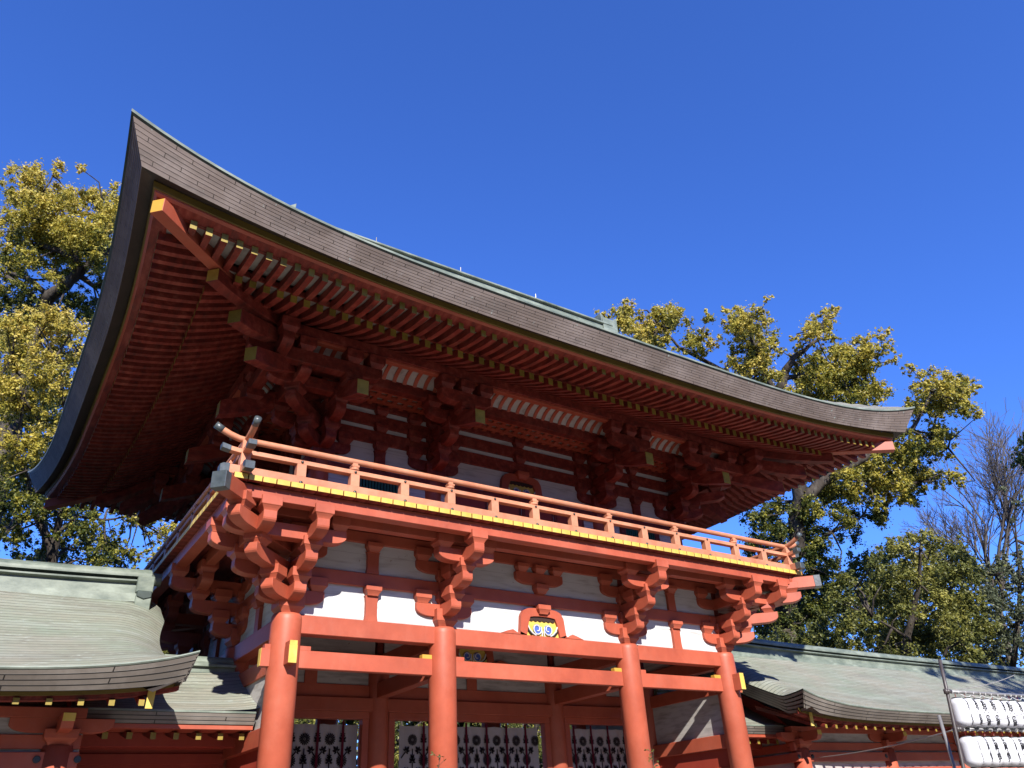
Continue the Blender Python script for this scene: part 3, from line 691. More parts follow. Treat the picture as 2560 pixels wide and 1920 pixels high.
def sweep(prof, name, mats, mis=None, uvrow=False, sides='flrb', smooth=False):
    for sd in sides:
        P = [edge_pts(d, z, A, p, sd) for d, z, A, p in prof]
        mb = MB()
        v = 0; vs = [0]
        for a, b in zip(prof, prof[1:]): v += math.hypot(a[0]-b[0], a[1]-b[1]); vs.append(v)
        for i in range(len(P)-1):
            ax = 0 if sd in 'fb' else 1
            uv = [[(P[i][j][ax]+50, vs[i]) for j in range(len(P[i]))], [(P[i+1][j][ax]+50, vs[i+1]) for j in range(len(P[i]))]]
            mb.grid([P[i], P[i+1]], mis[i] if mis else 0, uv)
        part(mb, name, mats, 0, smooth)
# thick layered fascia: 8 courses, each lip a little proud of the one below
N = 8; topd, topz, botd, botz = 3.805, 8.875, 3.56, 8.60
fp = []
for k in range(N+1):
    t = k/N; d = topd+(botd-topd)*t; z = topz+(botz-topz)*t; A = .87+(.60-.87)*t; p = 4.4+(3.5-4.4)*t
    if k: fp.append((d+.005, z+.0, A, p))
    fp.append((d, z, A, p))
# course faces get the brick pattern from explicit uv rows
for sd in 'flrb':
    mb = MB(); ax = 0 if sd in 'fb' else 1
    P = [edge_pts(*q, sd) for q in fp]
    row = 0
    for i in range(len(P)-1):
        face = i % 2 == 0
        v0 = (i//2)*.0792+.0001; v1 = v0+.0790 if face else v0
        sh = (i//2)*.17
        uv = [[(P[i][j][ax]+50+sh, v0+.0058) for j in range(len(P[i]))], [(P[i+1][j][ax]+50+sh, (v0+.0735) if face else v0+.01) for j in range(len(P[i]))]]
        mb.grid([P[i], P[i+1]], 0 if face else 1, uv)
    part(mb, 'roof_fascia', [FASC, FASC], 0)
sweep([(3.84, 8.93, .90, 4.5), (3.842, 8.915, .895, 4.5), (3.84, 8.895, .89, 4.5), (3.79, 8.872, .87, 4.5)], 'copper_eave_lip', [COPR, COPD], [0, 0, 1])
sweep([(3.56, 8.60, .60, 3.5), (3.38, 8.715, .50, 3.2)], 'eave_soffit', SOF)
sweep([(3.38, 8.72, .48, 3.0), (3.365, 8.632, .47, 3.0), (3.33, 8.628, .46, 3)], 'yellow_eave_board', [YELD], [0, 0])
sweep([(3.345, 8.70, .44, 3.0), (3.34, 8.622, .44, 3.0), (3.30, 8.598, .43, 3.0), (3.12, 8.60, .38, 3.3), (3.12, 8.72, .38, 3.3)], 'eave_board', [RED, REDW], [0, 0, 1, 1])
# boards above the flying rafters and above the base rafters
def zf(d, t):   # bottom of a flying rafter at outward distance d, corner distance t
    q = 3.18-d; return 8.49+.20*q+.094*q*q
def zb(d, t): q = 2.33-d; return 8.56+.42*q+.083*q*q
LF, LB = (.36, 3.6), (.25, 3.2)
def lf(d, t): return lift(t, LF[0], LF[1])*max(.25, min(1, 1-(3.18-d)*.35))
FH, BH = .135, .155
rows = []
for d in (3.14, 2.95, 2.7, 2.5, 2.3): rows.append((d, zf(d, 0)+FH+.012, LF[0]*max(.25, 1-(3.18-d)*.35), LF[1]))
sweep(rows, 'soffit_boards', WHITES, sides='flrb')
rows = []
for k in range(7):
    d = 2.3-.35*k; rows.append((d, zb(d, 0)+BH+.012, LB[0]*max(0, 1-(2.33-d)*.45), LB[1]))
sweep(rows, 'soffit_boards', WHITES, sides='flrb')
sweep([(2.16, 8.80, .28, 3.2), (2.30, 8.70, .29, 3.2), (2.34, 8.69, .29, 3.2), (2.34, 8.78, .29, 3.2)], 'rafter_beam', REDW)
sweep([(3.08, 8.60, .37, 3.4), (3.13, 8.60, .37, 3.4)], 'rafter_beam', REDW)
# rafters
def raf_obj(sd, a, kind, parent=None):
    if kind == 'fly': d0, d1, W_, H, zfn, (A, p) = 2.30, 3.18, .088, FH, zf, LF
    else: d0, d1, W_, H, zfn, (A, p) = .35, 2.33, .102, BH, zb, LB
    hx, hy = perim(d1); L = hx if sd in 'fb' else hy
    inner = (HX if sd in 'fb' else HY)
    # stop at the hip line
    dmin = max(d0, abs(a)-inner+.10)
    if dmin > d1-.1: return None
    n = 7; bot = []
    for k in range(n+1):
        d = dmin+(d1-dmin)*k/n; t = (inner+d)-abs(a)
        l = lift((inner+d1)-abs(a), A, p)*(max(.25, 1-(3.18-d)*.35) if kind == 'fly' else max(0, 1-(2.33-d)*.45))
        bd_, bz_, _ = bow(d, zfn(d, 0)+l, (inner+d1)-abs(a)); bot.append((bd_, bz_))
    top = [(d, z+H) for d, z in reversed(bot)]
    O = {'f': (a, CY-HY, 0), 'b': (a, CY+HY, 0), 'l': (-HX, CY+a, 0), 'r': (HX, CY+a, 0)}[sd]
    U = {'f': (0, -1, 0), 'b': (0, 1, 0), 'l': (-1, 0, 0), 'r': (1, 0, 0)}[sd]
    return bot+top, O, U, n, W_
def put_rafters(kind, name):
    S = .2125; todo = []
    for sd in 'flrb':
        inner = HX if sd in 'fb' else HY; lim = inner+(2.78 if kind == 'fly' else 1.93)+.01
        k = 0
        while (k+.5)*S < lim:
            for s in (-1, 1):
                a = s*(k+.5)*S
                if sd == 'r' and a > 1.5: continue
                if sd == 'b' and a > -1.5: continue
                todo.append((sd, a))
            k += 1
    def dist(t):
        sd, a = t; p = {'f': (a, CY-HY-3), 'b': (a, CY+HY+90), 'l': (-HX-3, CY+a), 'r': (HX+3, CY+a)}[sd]
        return math.hypot(p[0]-EYE.x, p[1]-EYE.y)+(100 if sd == 'r' else 0)
    todo.sort(key=dist); rest = MB(); cnt = 0
    for sd, a in todo:
        r = raf_obj(sd, a, kind)
        if not r: continue
        poly, O, U, n, W_ = r; U = Vector(U); Wv = Vector((-U.y, U.x, 0))
        if cnt < 100:
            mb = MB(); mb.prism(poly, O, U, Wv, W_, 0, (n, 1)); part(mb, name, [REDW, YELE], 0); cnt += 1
        else: rest.prism(poly, O, U, Wv, W_, 0, (n, 1))
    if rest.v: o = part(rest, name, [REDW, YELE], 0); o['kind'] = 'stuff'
put_rafters('fly', 'flying_rafter'); put_rafters('base', 'base_rafter')
# hip rafters
for sx, sy in ((-1, -1), (1, -1), (-1, 1), (1, 1)):
    cx, cy = sx*UX, CY+sy*UY
    diag_beam(sx, sy, cx, cy, 3.2, 3.73*R2, 8.95, 8.75, .215, .18, 'hip_rafter', [RED, GOLD], tip=None)
    diag_beam(sx, sy, cx, cy, .8, 2.76*R2, 9.55, 8.65, .21, .19, 'base_hip_rafter', [REDW, YEL], tip=.55)
# roof surface
def roofz(x, y):
    qx = HX+3.84-abs(x); qy = HY+3.84-abs(y-CY)
    q = min(qx, qy) if abs(x) > 5.3 else qy
    t = max(qx, qy)-q if abs(x) > 5.3 else max(0, HX+3.84-abs(x)-q)
    q = max(q, 0)
    # corner lift fades inwards
    l = lift(max(qx, qy)-min(qx, qy) if True else 0, .90, 4.5)*max(0, 1-q/3.5)
    return 8.918+.55*q+.0507*q*q+l
mb = MB(); nx, ny = 72, 48; Pg = []; UVg = []
hx, hy = perim(3.84)
for i in range(nx+1):
    r = []; u = []
    for j in range(ny+1):
        x = -hx+2*hx*i/nx; y = CY-hy+2*hy*j/ny; z = roofz(x, y)
        qx, qy = hx-abs(x), hy-abs(y-CY); q = min(qx, qy); _, z, g_ = bow(3.84-q, z, abs(qx-qy))
        r.append((x-math.copysign(g_, x), y, z) if qx < qy else (x, y-math.copysign(g_, y-CY), z)); u.append((x, y*1.3))
    Pg.append(r); UVg.append(u)
mb.grid(Pg, 0, UVg); roof = part(mb, 'roof', [COP], 0, False)
mb = MB(); mb.box(-5.05, 5.05, CY-.22, CY+.22, 14.2, 14.62); mb.box(-5.1, 5.1, CY-.30, CY+.30, 14.60, 14.66); mb.tube([(-5.1, CY, 14.66), (5.1, CY, 14.66)], .10, 12)
def ridge_part(mb, name, m, bevel=.01):
    o = mb.build(name, m, roof, bevel); return o
ridge_part(mb, 'roof_ridge', COPR)
for s in (-1, 1):
    mb = MB(); mb.box(*sorted((s*4.75, s*5.3)), CY-.28, CY+.28, 14.05, 14.80)
    mb.prism([(-.30, 14.70), (.30, 14.70), (.32, 15.0), (.18, 14.88), (0, 14.86), (-.18, 14.88), (-.32, 15.0)], (s*5.02, CY, 0), (1, 0, 0), (0, 1, 0), .5)
    ridge_part(mb, 'ridge_end_ornament', COPR)
for x in (-2.5, 0, 2.5):
    mb = MB(); mb.tube([(x, CY, 14.7), (x, CY, 15.05)], .013, 6); ridge_part(mb, 'lightning_rod', PIPE, 0)

# ================================================================== curtains in the passage
def flower(mb, x, z, r, y):
    n = 16
    for k in range(n):
        a = 2*math.pi*k/n; c, s = math.cos(a), math.sin(a); w1, w2 = .085*r, .165*r
        P = [(.22*r, -w1*.5), (.8*r, -w2*.75), (.97*r, -w2*.35), (r, 0), (.97*r, w2*.35), (.8*r, w2*.75), (.22*r, w1*.5)]
        mb.add([(x+c*u-s*v, y, z+s*u+c*v) for u, v in P], [tuple(range(7))], 1)
    mb.add([(x+.12*r*math.cos(2*math.pi*k/8), y, z+.12*r*math.sin(2*math.pi*k/8)) for k in range(8)], [tuple(range(8))], 1)
def leafy(mb, x, z, r, y, ang):
    for da, rr in ((0, 1), (.75, .8), (-.75, .8), (1.6, .62), (-1.6, .62)):
        a = ang+da; c, s = math.cos(a), math.sin(a)
        P = [(.08*r, 0), (.35*r*rr, -.2*r*rr), (.7*r*rr, -.2*r*rr), (r*rr, 0), (.7*r*rr, .2*r*rr), (.35*r*rr, .2*r*rr)]
        mb.add([(x+c*u-s*v, y, z+s*u+c*v) for u, v in P], [tuple(range(6))], 1)
    c, s = math.cos(ang+math.pi), math.sin(ang+math.pi)
    mb.add([(x+c*u-s*v, y, z+s*u+c*v) for u, v in ((0, -.012), (r*1.3, -.012), (r*1.3, .012), (0, .012))], [(0, 1, 2, 3)], 1)
CG = 'patterned curtains hung in the gate passage'
def curtain(x0, x1, label, ph):
    mb = MB(); y0 = CY+.07; nx_ = 60; zt = 3.455
    P = [[(x0+(x1-x0)*i/nx_, y0+.012*math.sin(i*.9), zt-.012*math.sin(math.pi*((i % 10)/10)) if j == 0 else .9) for j in (0, 1)] for i in range(nx_+1)]
    mb.grid(P, 0)
    S = .475; yf = y0-.017
    k0 = math.floor((x0-ph)/S)-1
    for k in range(k0, k0+int((x1-x0)/S)+4):
        for row in range(5):
            x = ph+k*S+(.5*S if row % 2 else 0); z = 3.2-.355*row
            if x0+.05 < x < x1-.05: flower(mb, x, z, .105, yf)
            for s in (-1, 1):
                xx = x+s*.14; zz = z-.20
                if x0+.09 < xx < x1-.09: leafy(mb, xx, zz, .115, yf-.001, math.pi/2+s*.7)
            xx = x+.5*S
            if x0+.1 < xx < x1-.1: leafy(mb, xx, z-.03, .12, yf-.001, math.pi/2); leafy(mb, xx, z+.09, .085, yf-.001, -math.pi/2)
    o = mb.build('curtain', [CLOTH, CLOTHB]); o.location = (0, 0, 0)
    for k in range(k0, k0+int((x1-x0)/S)+4):
        x = ph+k*S+.235
        if x0+.05 < x < x1-.05:
            m2 = MB(); m2.box(x-.022, x+.022, yf-.014, yf-.006, .95, 3.52); m2.build('wine_strip', CLOTHP, o)
    tag(o, label, 'curtain', CG)
    return o
curtain(-X1+.35, -X2-.35, 'white curtain with black flower crests hanging behind the leftmost bay', -3.41)
curtain(-X2+.5, X2-.42, 'wide white curtain with black flower crests filling the middle bay of the gate', -.335+.0)
curtain(X2+.34, X1-.3, 'white curtain with black flower crests hanging behind the rightmost bay', 2.83)

# ================================================================== WING BUILDINGS
def wing(sx, xend, label):
    W_ = empty('corridor_building', (sx*12, CY, 0), label, 'corridor building')
    off = Vector((sx*12, CY, 0))
    def wp(mb, name, mats, bevel=.005, smooth=False, parent=None):
        o = mb.build(name, mats, parent or W_, bevel, smooth)
        if parent is None: o.location = -off
        return o
    def ex(x): return math.exp(-(max(0, abs(x)-6.16)/1.05))
    def ze(x): return 3.53+.36*ex(x)
    def xv(q): return 6.16+.22*math.sin(math.pi*min(1, q/2.8)) if q < 2.8 else 6.16
    def surf(ax, q):
        z = 3.53+.36*ex(ax)*max(0, 1-q/3.2)+.45*q+.04*q*q
        s_ = ax-xv(q)
        if s_ < .75: z -= .26*(1-s_/.75)**2.2*min(1, q/.7)
        return z
    nq, nxx = 26, 60
    for s, yy in ((-1, 1), (1, -1)):
        Pg = []; U = []
        for i in range(nxx+1):
            r = []; u = []; arc = 0; lastp = None
            for j in range(nq+1):
                q = 3.35*j/nq; t = (i/nxx)**1.8; ax = xv(q)+(xend-xv(q))*t
                y = 11.2+q if s < 0 else 2*CY-11.2-q
                p = Vector((sx*ax, y, surf(ax, q)))
                # courses fan together at the verge: arc length follows the sagging surface
                if j: arc += math.hypot(3.35/nq, .45*3.35/nq+.08*q*3.35/nq)
                r.append(p); u.append((ax+40+.13*j*0, arc))
            Pg.append(r); U.append(u)
        mb = MB(); mb.grid(Pg, 0, U); wp(mb, 'copper_roof', COP, 0, True)
    # front fascia with four courses, verge fascia
    F = []; UVs = []; nF = 4
    A = [[], []]
    axs = [6.16+(xend-6.16)*(i/80)**2 for i in range(81)]
    def fz(ax, k):   # k 0 top..1 bottom
        h = .205+.135*ex(ax); return ze(ax)-.028-h*k
    mb = MB()
    for k in range(nF):
        r0, r1, r2, u0, u1 = [], [], [], [], []
        for ax in axs:
            e = ex(ax); xa = ax+.09*e*(k/nF); xb = ax+.09*e*((k+1)/nF)
            r0.append((sx*xa, 11.205+.15*k/nF-.010*(k > 0), fz(ax, k/nF))); r1.append((sx*xb, 11.205+.15*(k+1)/nF-.006, fz(ax, (k+1)/nF))); r2.append((sx*xb, 11.205+.15*(k+1)/nF+.012, fz(ax, (k+1)/nF)))
            u0.append((ax+40, k*.055+.002)); u1.append((ax+40, k*.055+.052))
        mb.grid([r0, r1], 0, [u0, u1]); mb.grid([r1, r2], 1)
    wp(mb, 'roof_fascia', [FASCW, SOF], 0)
    mb = MB(); r = [[(sx*ax, 11.19, ze(ax)+.004) for ax in axs], [(sx*ax, 11.185, ze(ax)-.012) for ax in axs], [(sx*ax, 11.2, ze(ax)-.030) for ax in axs]]; mb.grid(r, 0); wp(mb, 'copper_eave_lip', COPR, 0)
    mb = MB(); r = [[(sx*(ax+.09*ex(ax)), 11.352, fz(ax, 1)) for ax in axs], [(sx*(ax+.12*ex(ax)), 11.56, fz(ax, 1)+.05) for ax in axs]]; mb.grid(r, 0); wp(mb, 'eave_soffit', SOF, 0)
    mb = MB(); r = [[(sx*(ax+.1*ex(ax)), 11.50, fz(ax, 1)+.03) for ax in axs], [(sx*(ax+.12*ex(ax)), 11.50, fz(ax, 1)-.025) for ax in axs], [(sx*(ax+.12*ex(ax)), 11.60, fz(ax, 1)-.025) for ax in axs]]; mb.grid(r, 0); wp(mb, 'yellow_eave_board', YELD, 0)
    mb = MB(); r = [[(sx*(ax+.12*ex(ax)), 11.545, fz(ax, 1)+.0) for ax in axs], [(sx*(ax+.12*ex(ax)), 11.545, fz(ax, 1)-.075) for ax in axs], [(sx*(ax+.12*ex(ax)), 11.68, fz(ax, 1)-.075) for ax in axs]]; mb.grid(r, 0); wp(mb, 'eave_board', REDW, 0)
    mb = MB(); Pg = [[(sx*(x_), y_, 3.345+.45*(y_-11.5)+.03*ex(x_)) for y_ in (11.55, 12.2, 13.0, CY)] for x_ in [6.55+(xend-6.55)*(i/30)**2 for i in range(31)]]
    mb.grid(Pg); wp(mb, 'soffit_boards', REDW, 0)
    # verge underside: layered side fascia
    for s in (-1, 1):
        qs = [3.35*j/30 for j in range(31)]
        def yq(q): return 11.2+q if s < 0 else 2*CY-11.2-q
        mb = MB()
        for k in range(5):
            a = [(sx*(xv(q)+.03*k), yq(q+.03*k*(1-min(1, q))), surf(xv(q), q)-.02-.062*k-.02*k*ex(6.16)*max(0, 1-q)) for q in qs]
            b = [(sx*(xv(q)+.03*k+.022), yq(q+.03*k*(1-min(1, q))), surf(xv(q), q)-.02-.062*(k+1)-.02*k*max(0, 1-q)) for q in qs]
            c = [(sx*(xv(q)+.03*(k+1)), p[1], p[2]) for q, p in zip(qs, b)]
            mb.grid([a, b], 0, [[(q+20, k*.055+.002) for q in qs], [(q+20, k*.055+.052) for q in qs]]); mb.grid([b, c], 1)
        wp(mb, 'verge_fascia', [FASCW, SOF], 0)
        mb = MB(); mb.grid([[(sx*(xv(q)+.15), yq(q), surf(xv(q), q)-.36) for q in qs], [(sx*(xv(q)+.50), yq(q), surf(xv(q)+.5, q)-.40) for q in qs]]); wp(mb, 'verge_soffit', SOF, 0)
        mb = MB()
        q2 = [q for q in qs if q > .33]; r = [[(sx*(xv(q)+.40), yq(q), surf(xv(q)+.4, q)-.28) for q in q2], [(sx*(xv(q)+.40), yq(q), surf(xv(q)+.4, q)-.52) for q in q2], [(sx*(xv(q)+.47), yq(q), surf(xv(q)+.4, q)-.52) for q in q2]]
        mb.grid(r); wp(mb, 'barge_board', RED, 0)
        mb = MB(); y_ = sorted((yq(.33), yq(.345))); mb.prism([(-.05, 3.20), (.04, 3.20), (.05, 3.47), (-.04, 3.47)], (sx*6.62, (yq(.30)), 0), (1, 0, 0), (0, 1, 0), .02); wp(mb, 'barge_board_end', YEL, 0)
    # ridge: stacked copper box with a rolled cap
    mb = MB(); segs = [6.45+(xend-6.45)*i/20 for i in range(21)]
    def sag(ax): return .10*math.exp(-(ax-6.4)/2.2)-.02*math.sin((ax-6.4)/5)
    def strip(prof_, mi, mb=mb):
        r = [[(sx*ax, CY+dy, z+sag(ax)) for ax in segs] for dy, z in prof_]; mb.grid(r, mi)
    strip([(-.46, 5.10), (-.44, 5.24), (-.36, 5.26)], 0); strip([(-.36, 5.26), (-.34, 5.43), (-.42, 5.45), (-.42, 5.475), (-.30, 5.48)], 0)
    strip([(-.30, 5.48), (-.30, 5.53), (-.40, 5.535)], 1)
    strip([(-.40, 5.535)]+[(-.16-.24*math.cos(t), 5.56+.15*math.sin(t)) for t in [math.pi/2*k/6 for k in range(7)]]+[(.16, 5.71), (.4, 5.55), (.46, 5.1)], 0)
    for ax in (6.45,): mb.add([(sx*ax, CY+dy, z+sag(ax)) for dy, z in ((-.46, 5.0), (-.44, 5.24), (-.36, 5.43), (-.40, 5.56), (-.16, 5.71), (.16, 5.71), (.4, 5.56), (.46, 5.0))], [tuple(range(8))], 0)
    wp(mb, 'roof_ridge', [COPR, COPD], 0)
    mb = MB(); x0, x1 = sorted((sx*6.42, sx*6.66)); mb.box(x0, x1, CY-.52, CY-.42, 4.98, 5.30); mb.box(x0-.01, x1+.01, CY-.50, CY-.40, 5.34, 5.62); mb.prism([(-.115, 5.26), (0, 5.22), (.115, 5.26), (.115, 5.36), (-.115, 5.36)], ((x0+x1)/2, CY-.49, 0), (1, 0, 0), (0, 1, 0), .1, 1)
    x0, x1 = sorted((sx*6.26, sx*6.5)); mb.tube([(x0, CY-.16, 5.66), (x1, CY-.16, 5.66)], .11, 12)
    wp(mb, 'ridge_end_ornament', [COPR, COPD], .01)
    # rafters, front eave
    r0_ = None
    x = 6.72; n = 0
    while x < min(xend, 22) and n < 60:
        if r0_ is None:
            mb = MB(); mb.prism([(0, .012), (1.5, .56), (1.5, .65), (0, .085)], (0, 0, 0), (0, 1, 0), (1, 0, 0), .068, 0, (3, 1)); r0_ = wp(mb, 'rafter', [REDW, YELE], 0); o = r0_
        else: o = r0_.copy(); C.objects.link(o)
        o.location = Vector((sx*x, 11.50, (3.19 if sx < 0 else 3.135)+.05*ex(x)))-off; x += .348; n += 1
    # columns, beams, panels at the front wall
    yw = 12.62
    cols = []; x = 7.46
    while x < xend: cols.append(x); x += 3.25
    c0 = None; bs = None
    for x in cols:
        if c0 is None:
            mb = MB(); mb.ring_stack((0, 0), [(0, .19), (2.86, .19)], nseg=28); c0 = wp(mb, 'column', RED, 0, True); c = c0
            # smooth sides only
            for p in c.data.polygons: p.use_smooth = len(p.vertices) == 4
            mb = MB(); mb.ring_stack((0, 0), [(2.86, .13), (2.90, .15), (2.95, .20), (3.06, .205)]); mb.prism(arm_poly(-.62, .62, 3.02, 3.20, True, True, .10, .30), (0, 0, 0), (1, 0, 0), (0, 1, 0), .16)
            mb.prism([(-.57, 3.02), (-.45, 3.0), (-.3, 3.0), (.3, 3.0), (.3, 3.2), (-.62, 3.2), (-.62, 3.1)], (0, 0, 0), (0, 1, 0), (1, 0, 0), .15, 0, (5, 1))
            b = mb.build('boat_bracket', [RED, YEL], c, .005)
        else: c = copy_tree(c0, W_)
        c.location = Vector((sx*x, yw, 0))-off
        for dx in ((-.25, .22) if x == cols[0] else (-.25,)):
            mb = MB(); mb.tube([(sx*(x+dx), yw-.125, 2.70), (sx*(x+dx), yw-.145, 2.70)], .045, 14); wp(mb, 'nail_cover', BLK, .005)
    x0, x1 = sorted((sx*7.2, sx*xend))
    for (z0, z1, t, nm) in ((3.20, 3.33, .10, 'eave_beam'), (2.83, 3.0, .07, 'tie_beam'), (2.60, 2.79, .125, 'nageshi_beam'), (2.34, 2.46, .10, 'window_head_beam')):
        wp(MB().box(x0, x1, yw-t, yw+t, z0, z1), nm, RED, .006)
    wp(MB().box(x0+.1, x1, yw-.02, yw+.02, 0, 3.3), 'wall_panel', WHITEO, 0)
    # return wall towards the link at the gate side
    wp(MB().box(*sorted((sx*7.30, sx*7.50)), yw, 2*CY-yw, 2.603, 2.787), 'nageshi_beam', RED, .006)
    wp(MB().box(*sorted((sx*7.38, sx*7.44)), yw, 2*CY-yw, 0, 3.3), 'wall_panel', WHITEO, 0)
    wp(MB().box(*sorted((sx*7.33, sx*7.47)), yw+.1, 2*CY-yw, 2.83, 3.0), 'tie_beam', RED, .006)
    wp(MB().prism([(yw+.1, 3.3), (CY, 5.0), (2*CY-yw-.1, 3.3)], (sx*7.41, 0, 0), (0, 1, 0), (1, 0, 0), .05), 'gable_wall', REDD, 0)
    for a, b in zip(cols, cols[1:]):
        xa, xb = sorted((sx*(a+.3), sx*(b-.3)))
        fr = wp(MB().box(xa, xb, yw-.075, yw-.022, 1.1, 2.34), 'window_frame', RED, .004)
        mb = MB(); nn_ = 34
        mb.box(xa+.1, xb-.1, yw-.085, yw-.078, 1.2, 2.28, 1)
        for k in range(nn_): xx = xa+.12+(xb-xa-.24)*k/(nn_-1); mb.box(xx-.014, xx+.014, yw-.115, yw-.088, 1.2, 2.28)
        o = mb.build('lattice_window', [GREEN, DARK], fr, 0)
    # low linking roof between the gate and the wing
    K = empty('link_corridor', (sx*6, CY, 0), {-1: 'low copper roofed link with yellow rafter ends between the left wing and the gate', 1: 'low link with yellow rafter ends in shadow between the gate and the right wing'}[sx], 'corridor', 'links beside the gate'); ko = Vector((sx*6, CY, 0))
    def kp(mb, name, mats, bevel=.005, smooth=False):
        o = mb.build(name, mats, K, bevel, smooth); o.location = -ko; return o
    Pg, U = [], []
    for i in range(25):
        ax = 4.80+(8.3-4.80)*i/24; r = []; u = []
        for j in range(13):
            q = 1.42*j/12; r.append((sx*ax, 12.78+q, 3.37+.06*math.exp(-(ax-4.8)/.3)+.36*q+.13*q*q)); u.append((ax+30, q*1.12))
        Pg.append(r); U.append(u)
    mb = MB(); mb.grid(Pg, 0, U); kp(mb, 'copper_roof', COP, 0, True)
    mb = MB()
    for k in range(3):
        a = [(sx*x_, 12.78+.025*k-.006*(k > 0), 3.345-.052*k) for x_ in (4.86, 8.3)]; b = [(sx*x_, 12.78+.025*(k+1)-.006, 3.345-.052*(k+1)) for x_ in (4.86, 8.3)]; c = [(p[0], p[1]+.01, p[2]) for p in b]
        mb.grid([a, b], 0, [[(34, k*.055+.002), (38, k*.055+.002)], [(34, k*.055+.052), (38, k*.055+.052)]]); mb.grid([b, c], 1)
    kp(mb, 'roof_fascia', [FASCW, SOF], 0)
    x0, x1 = sorted((sx*4.86, sx*8.3))
    kp(MB().box(x0, x1, 12.772, 12.80, 3.345, 3.372), 'copper_eave_lip', COPR, 0)
    mb = MB(); mb.box(x0, x1, CY-.35, CY+.35, 4.08, 4.16, 1); mb.box(x0, x1, CY-.30, CY+.3, 4.15, 4.26); mb.box(x0, x1, CY-.36, CY+.36, 4.255, 4.30); mb.tube([(x0, CY-.12, 4.36), (x1, CY-.12, 4.36)], .10, 12); kp(mb, 'roof_ridge', [COPR, COPD], .008)
    kp(MB().box(x0, x1, 12.86, 13.3, 3.125, 3.19), 'eave_board', RED, .004)
    kp(MB().box(x0, x1, 13.60, 13.80, 2.96, 3.16), 'eave_beam', REDD, .006); kp(MB().box(x0, x1, 14.2, 14.4, 2.98, 3.2), 'nageshi_beam', REDD, .006); kp(MB().box(x0, x1, 14.22, 14.38, 2.78, 2.93), 'tie_beam', REDD, .006)
    kp(MB().box(x0, x1, 13.0, 14.6, 3.19, 3.21), 'soffit_boards', WHITEO, 0); kp(MB().box(x0, x1, 14.28, 14.32, 3.1, 3.6), 'wall_panel', REDD, 0); kp(MB().box(x0, x1, 14.27, 14.33, 0, 3.05), 'board_wall', REDD, 0)
    rr = None
    for k in range(10):
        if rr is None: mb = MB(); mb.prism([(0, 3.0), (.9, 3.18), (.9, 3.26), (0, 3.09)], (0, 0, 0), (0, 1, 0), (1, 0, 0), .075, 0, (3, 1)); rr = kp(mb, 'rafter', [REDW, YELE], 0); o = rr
        else: o = rr.copy(); C.objects.link(o)
        o.location = Vector((sx*(4.98+k*.315), 12.98, 0))-ko
    return W_
wing(-1, 19, 'green copper roofed shrine corridor left of the gate, its curved eave in the sun')
wing(1, 30, 'long green copper roofed shrine corridor at the right of the gate, behind the lantern rack')

# ================================================================== LANTERN RACK
rk = empty('lantern_rack', (5.75, 8, 0), 'steel pipe rack with two rows of white paper lanterns at the right edge', 'rack')
def rp(mb, name, mats, smooth=True):
    o = mb.build(name, mats, rk, 0, smooth); o.location = (-5.75, -8, 0); return o
LY = 8.0
m_ = MB(); m_.tube([(5.30, LY+.02, 0), (5.66, LY, 2.1), (5.88, LY, 3.30), (5.97, LY, 3.88)], .030, 12); rp(m_, 'leaning_pole', PIPED)
m_ = MB(); m_.tube([(5.80, LY+.25, 0), (5.84, LY+.25, 2.98)], .028, 12); rp(m_, 'upright_pole', PIPE)
m_ = MB(); m_.tube([(5.62, LY+.05, 0), (5.80, LY+.04, 2.75)], .024, 10); rp(m_, 'upright_pole', PIPE)
for z in (3.335, 2.72): m_ = MB(); m_.tube([(5.84, LY, z), (9.6, LY, z+.03)], .028, 12); rp(m_, 'cross_pipe', PIPE)
for z in (3.335, 2.72):
    m_ = MB(); m_.tube([(5.86, LY, z-.04), (5.86, LY, z+.04)], .045, 8); m_.tube([(5.84, LY-.03, z), (5.95, LY-.03, z)], .036, 8); rp(m_, 'pipe_clamp', PIPED)
    for k in range(14):
        x = 6.02+k*.22+.03*math.sin(k*5); m_ = MB(); m_.tube([(x, LY, z-.001+.0005*k), (x+.012, LY, z-.001+.0005*k)], .0315, 10); rp(m_, 'cable_tie', WRING)
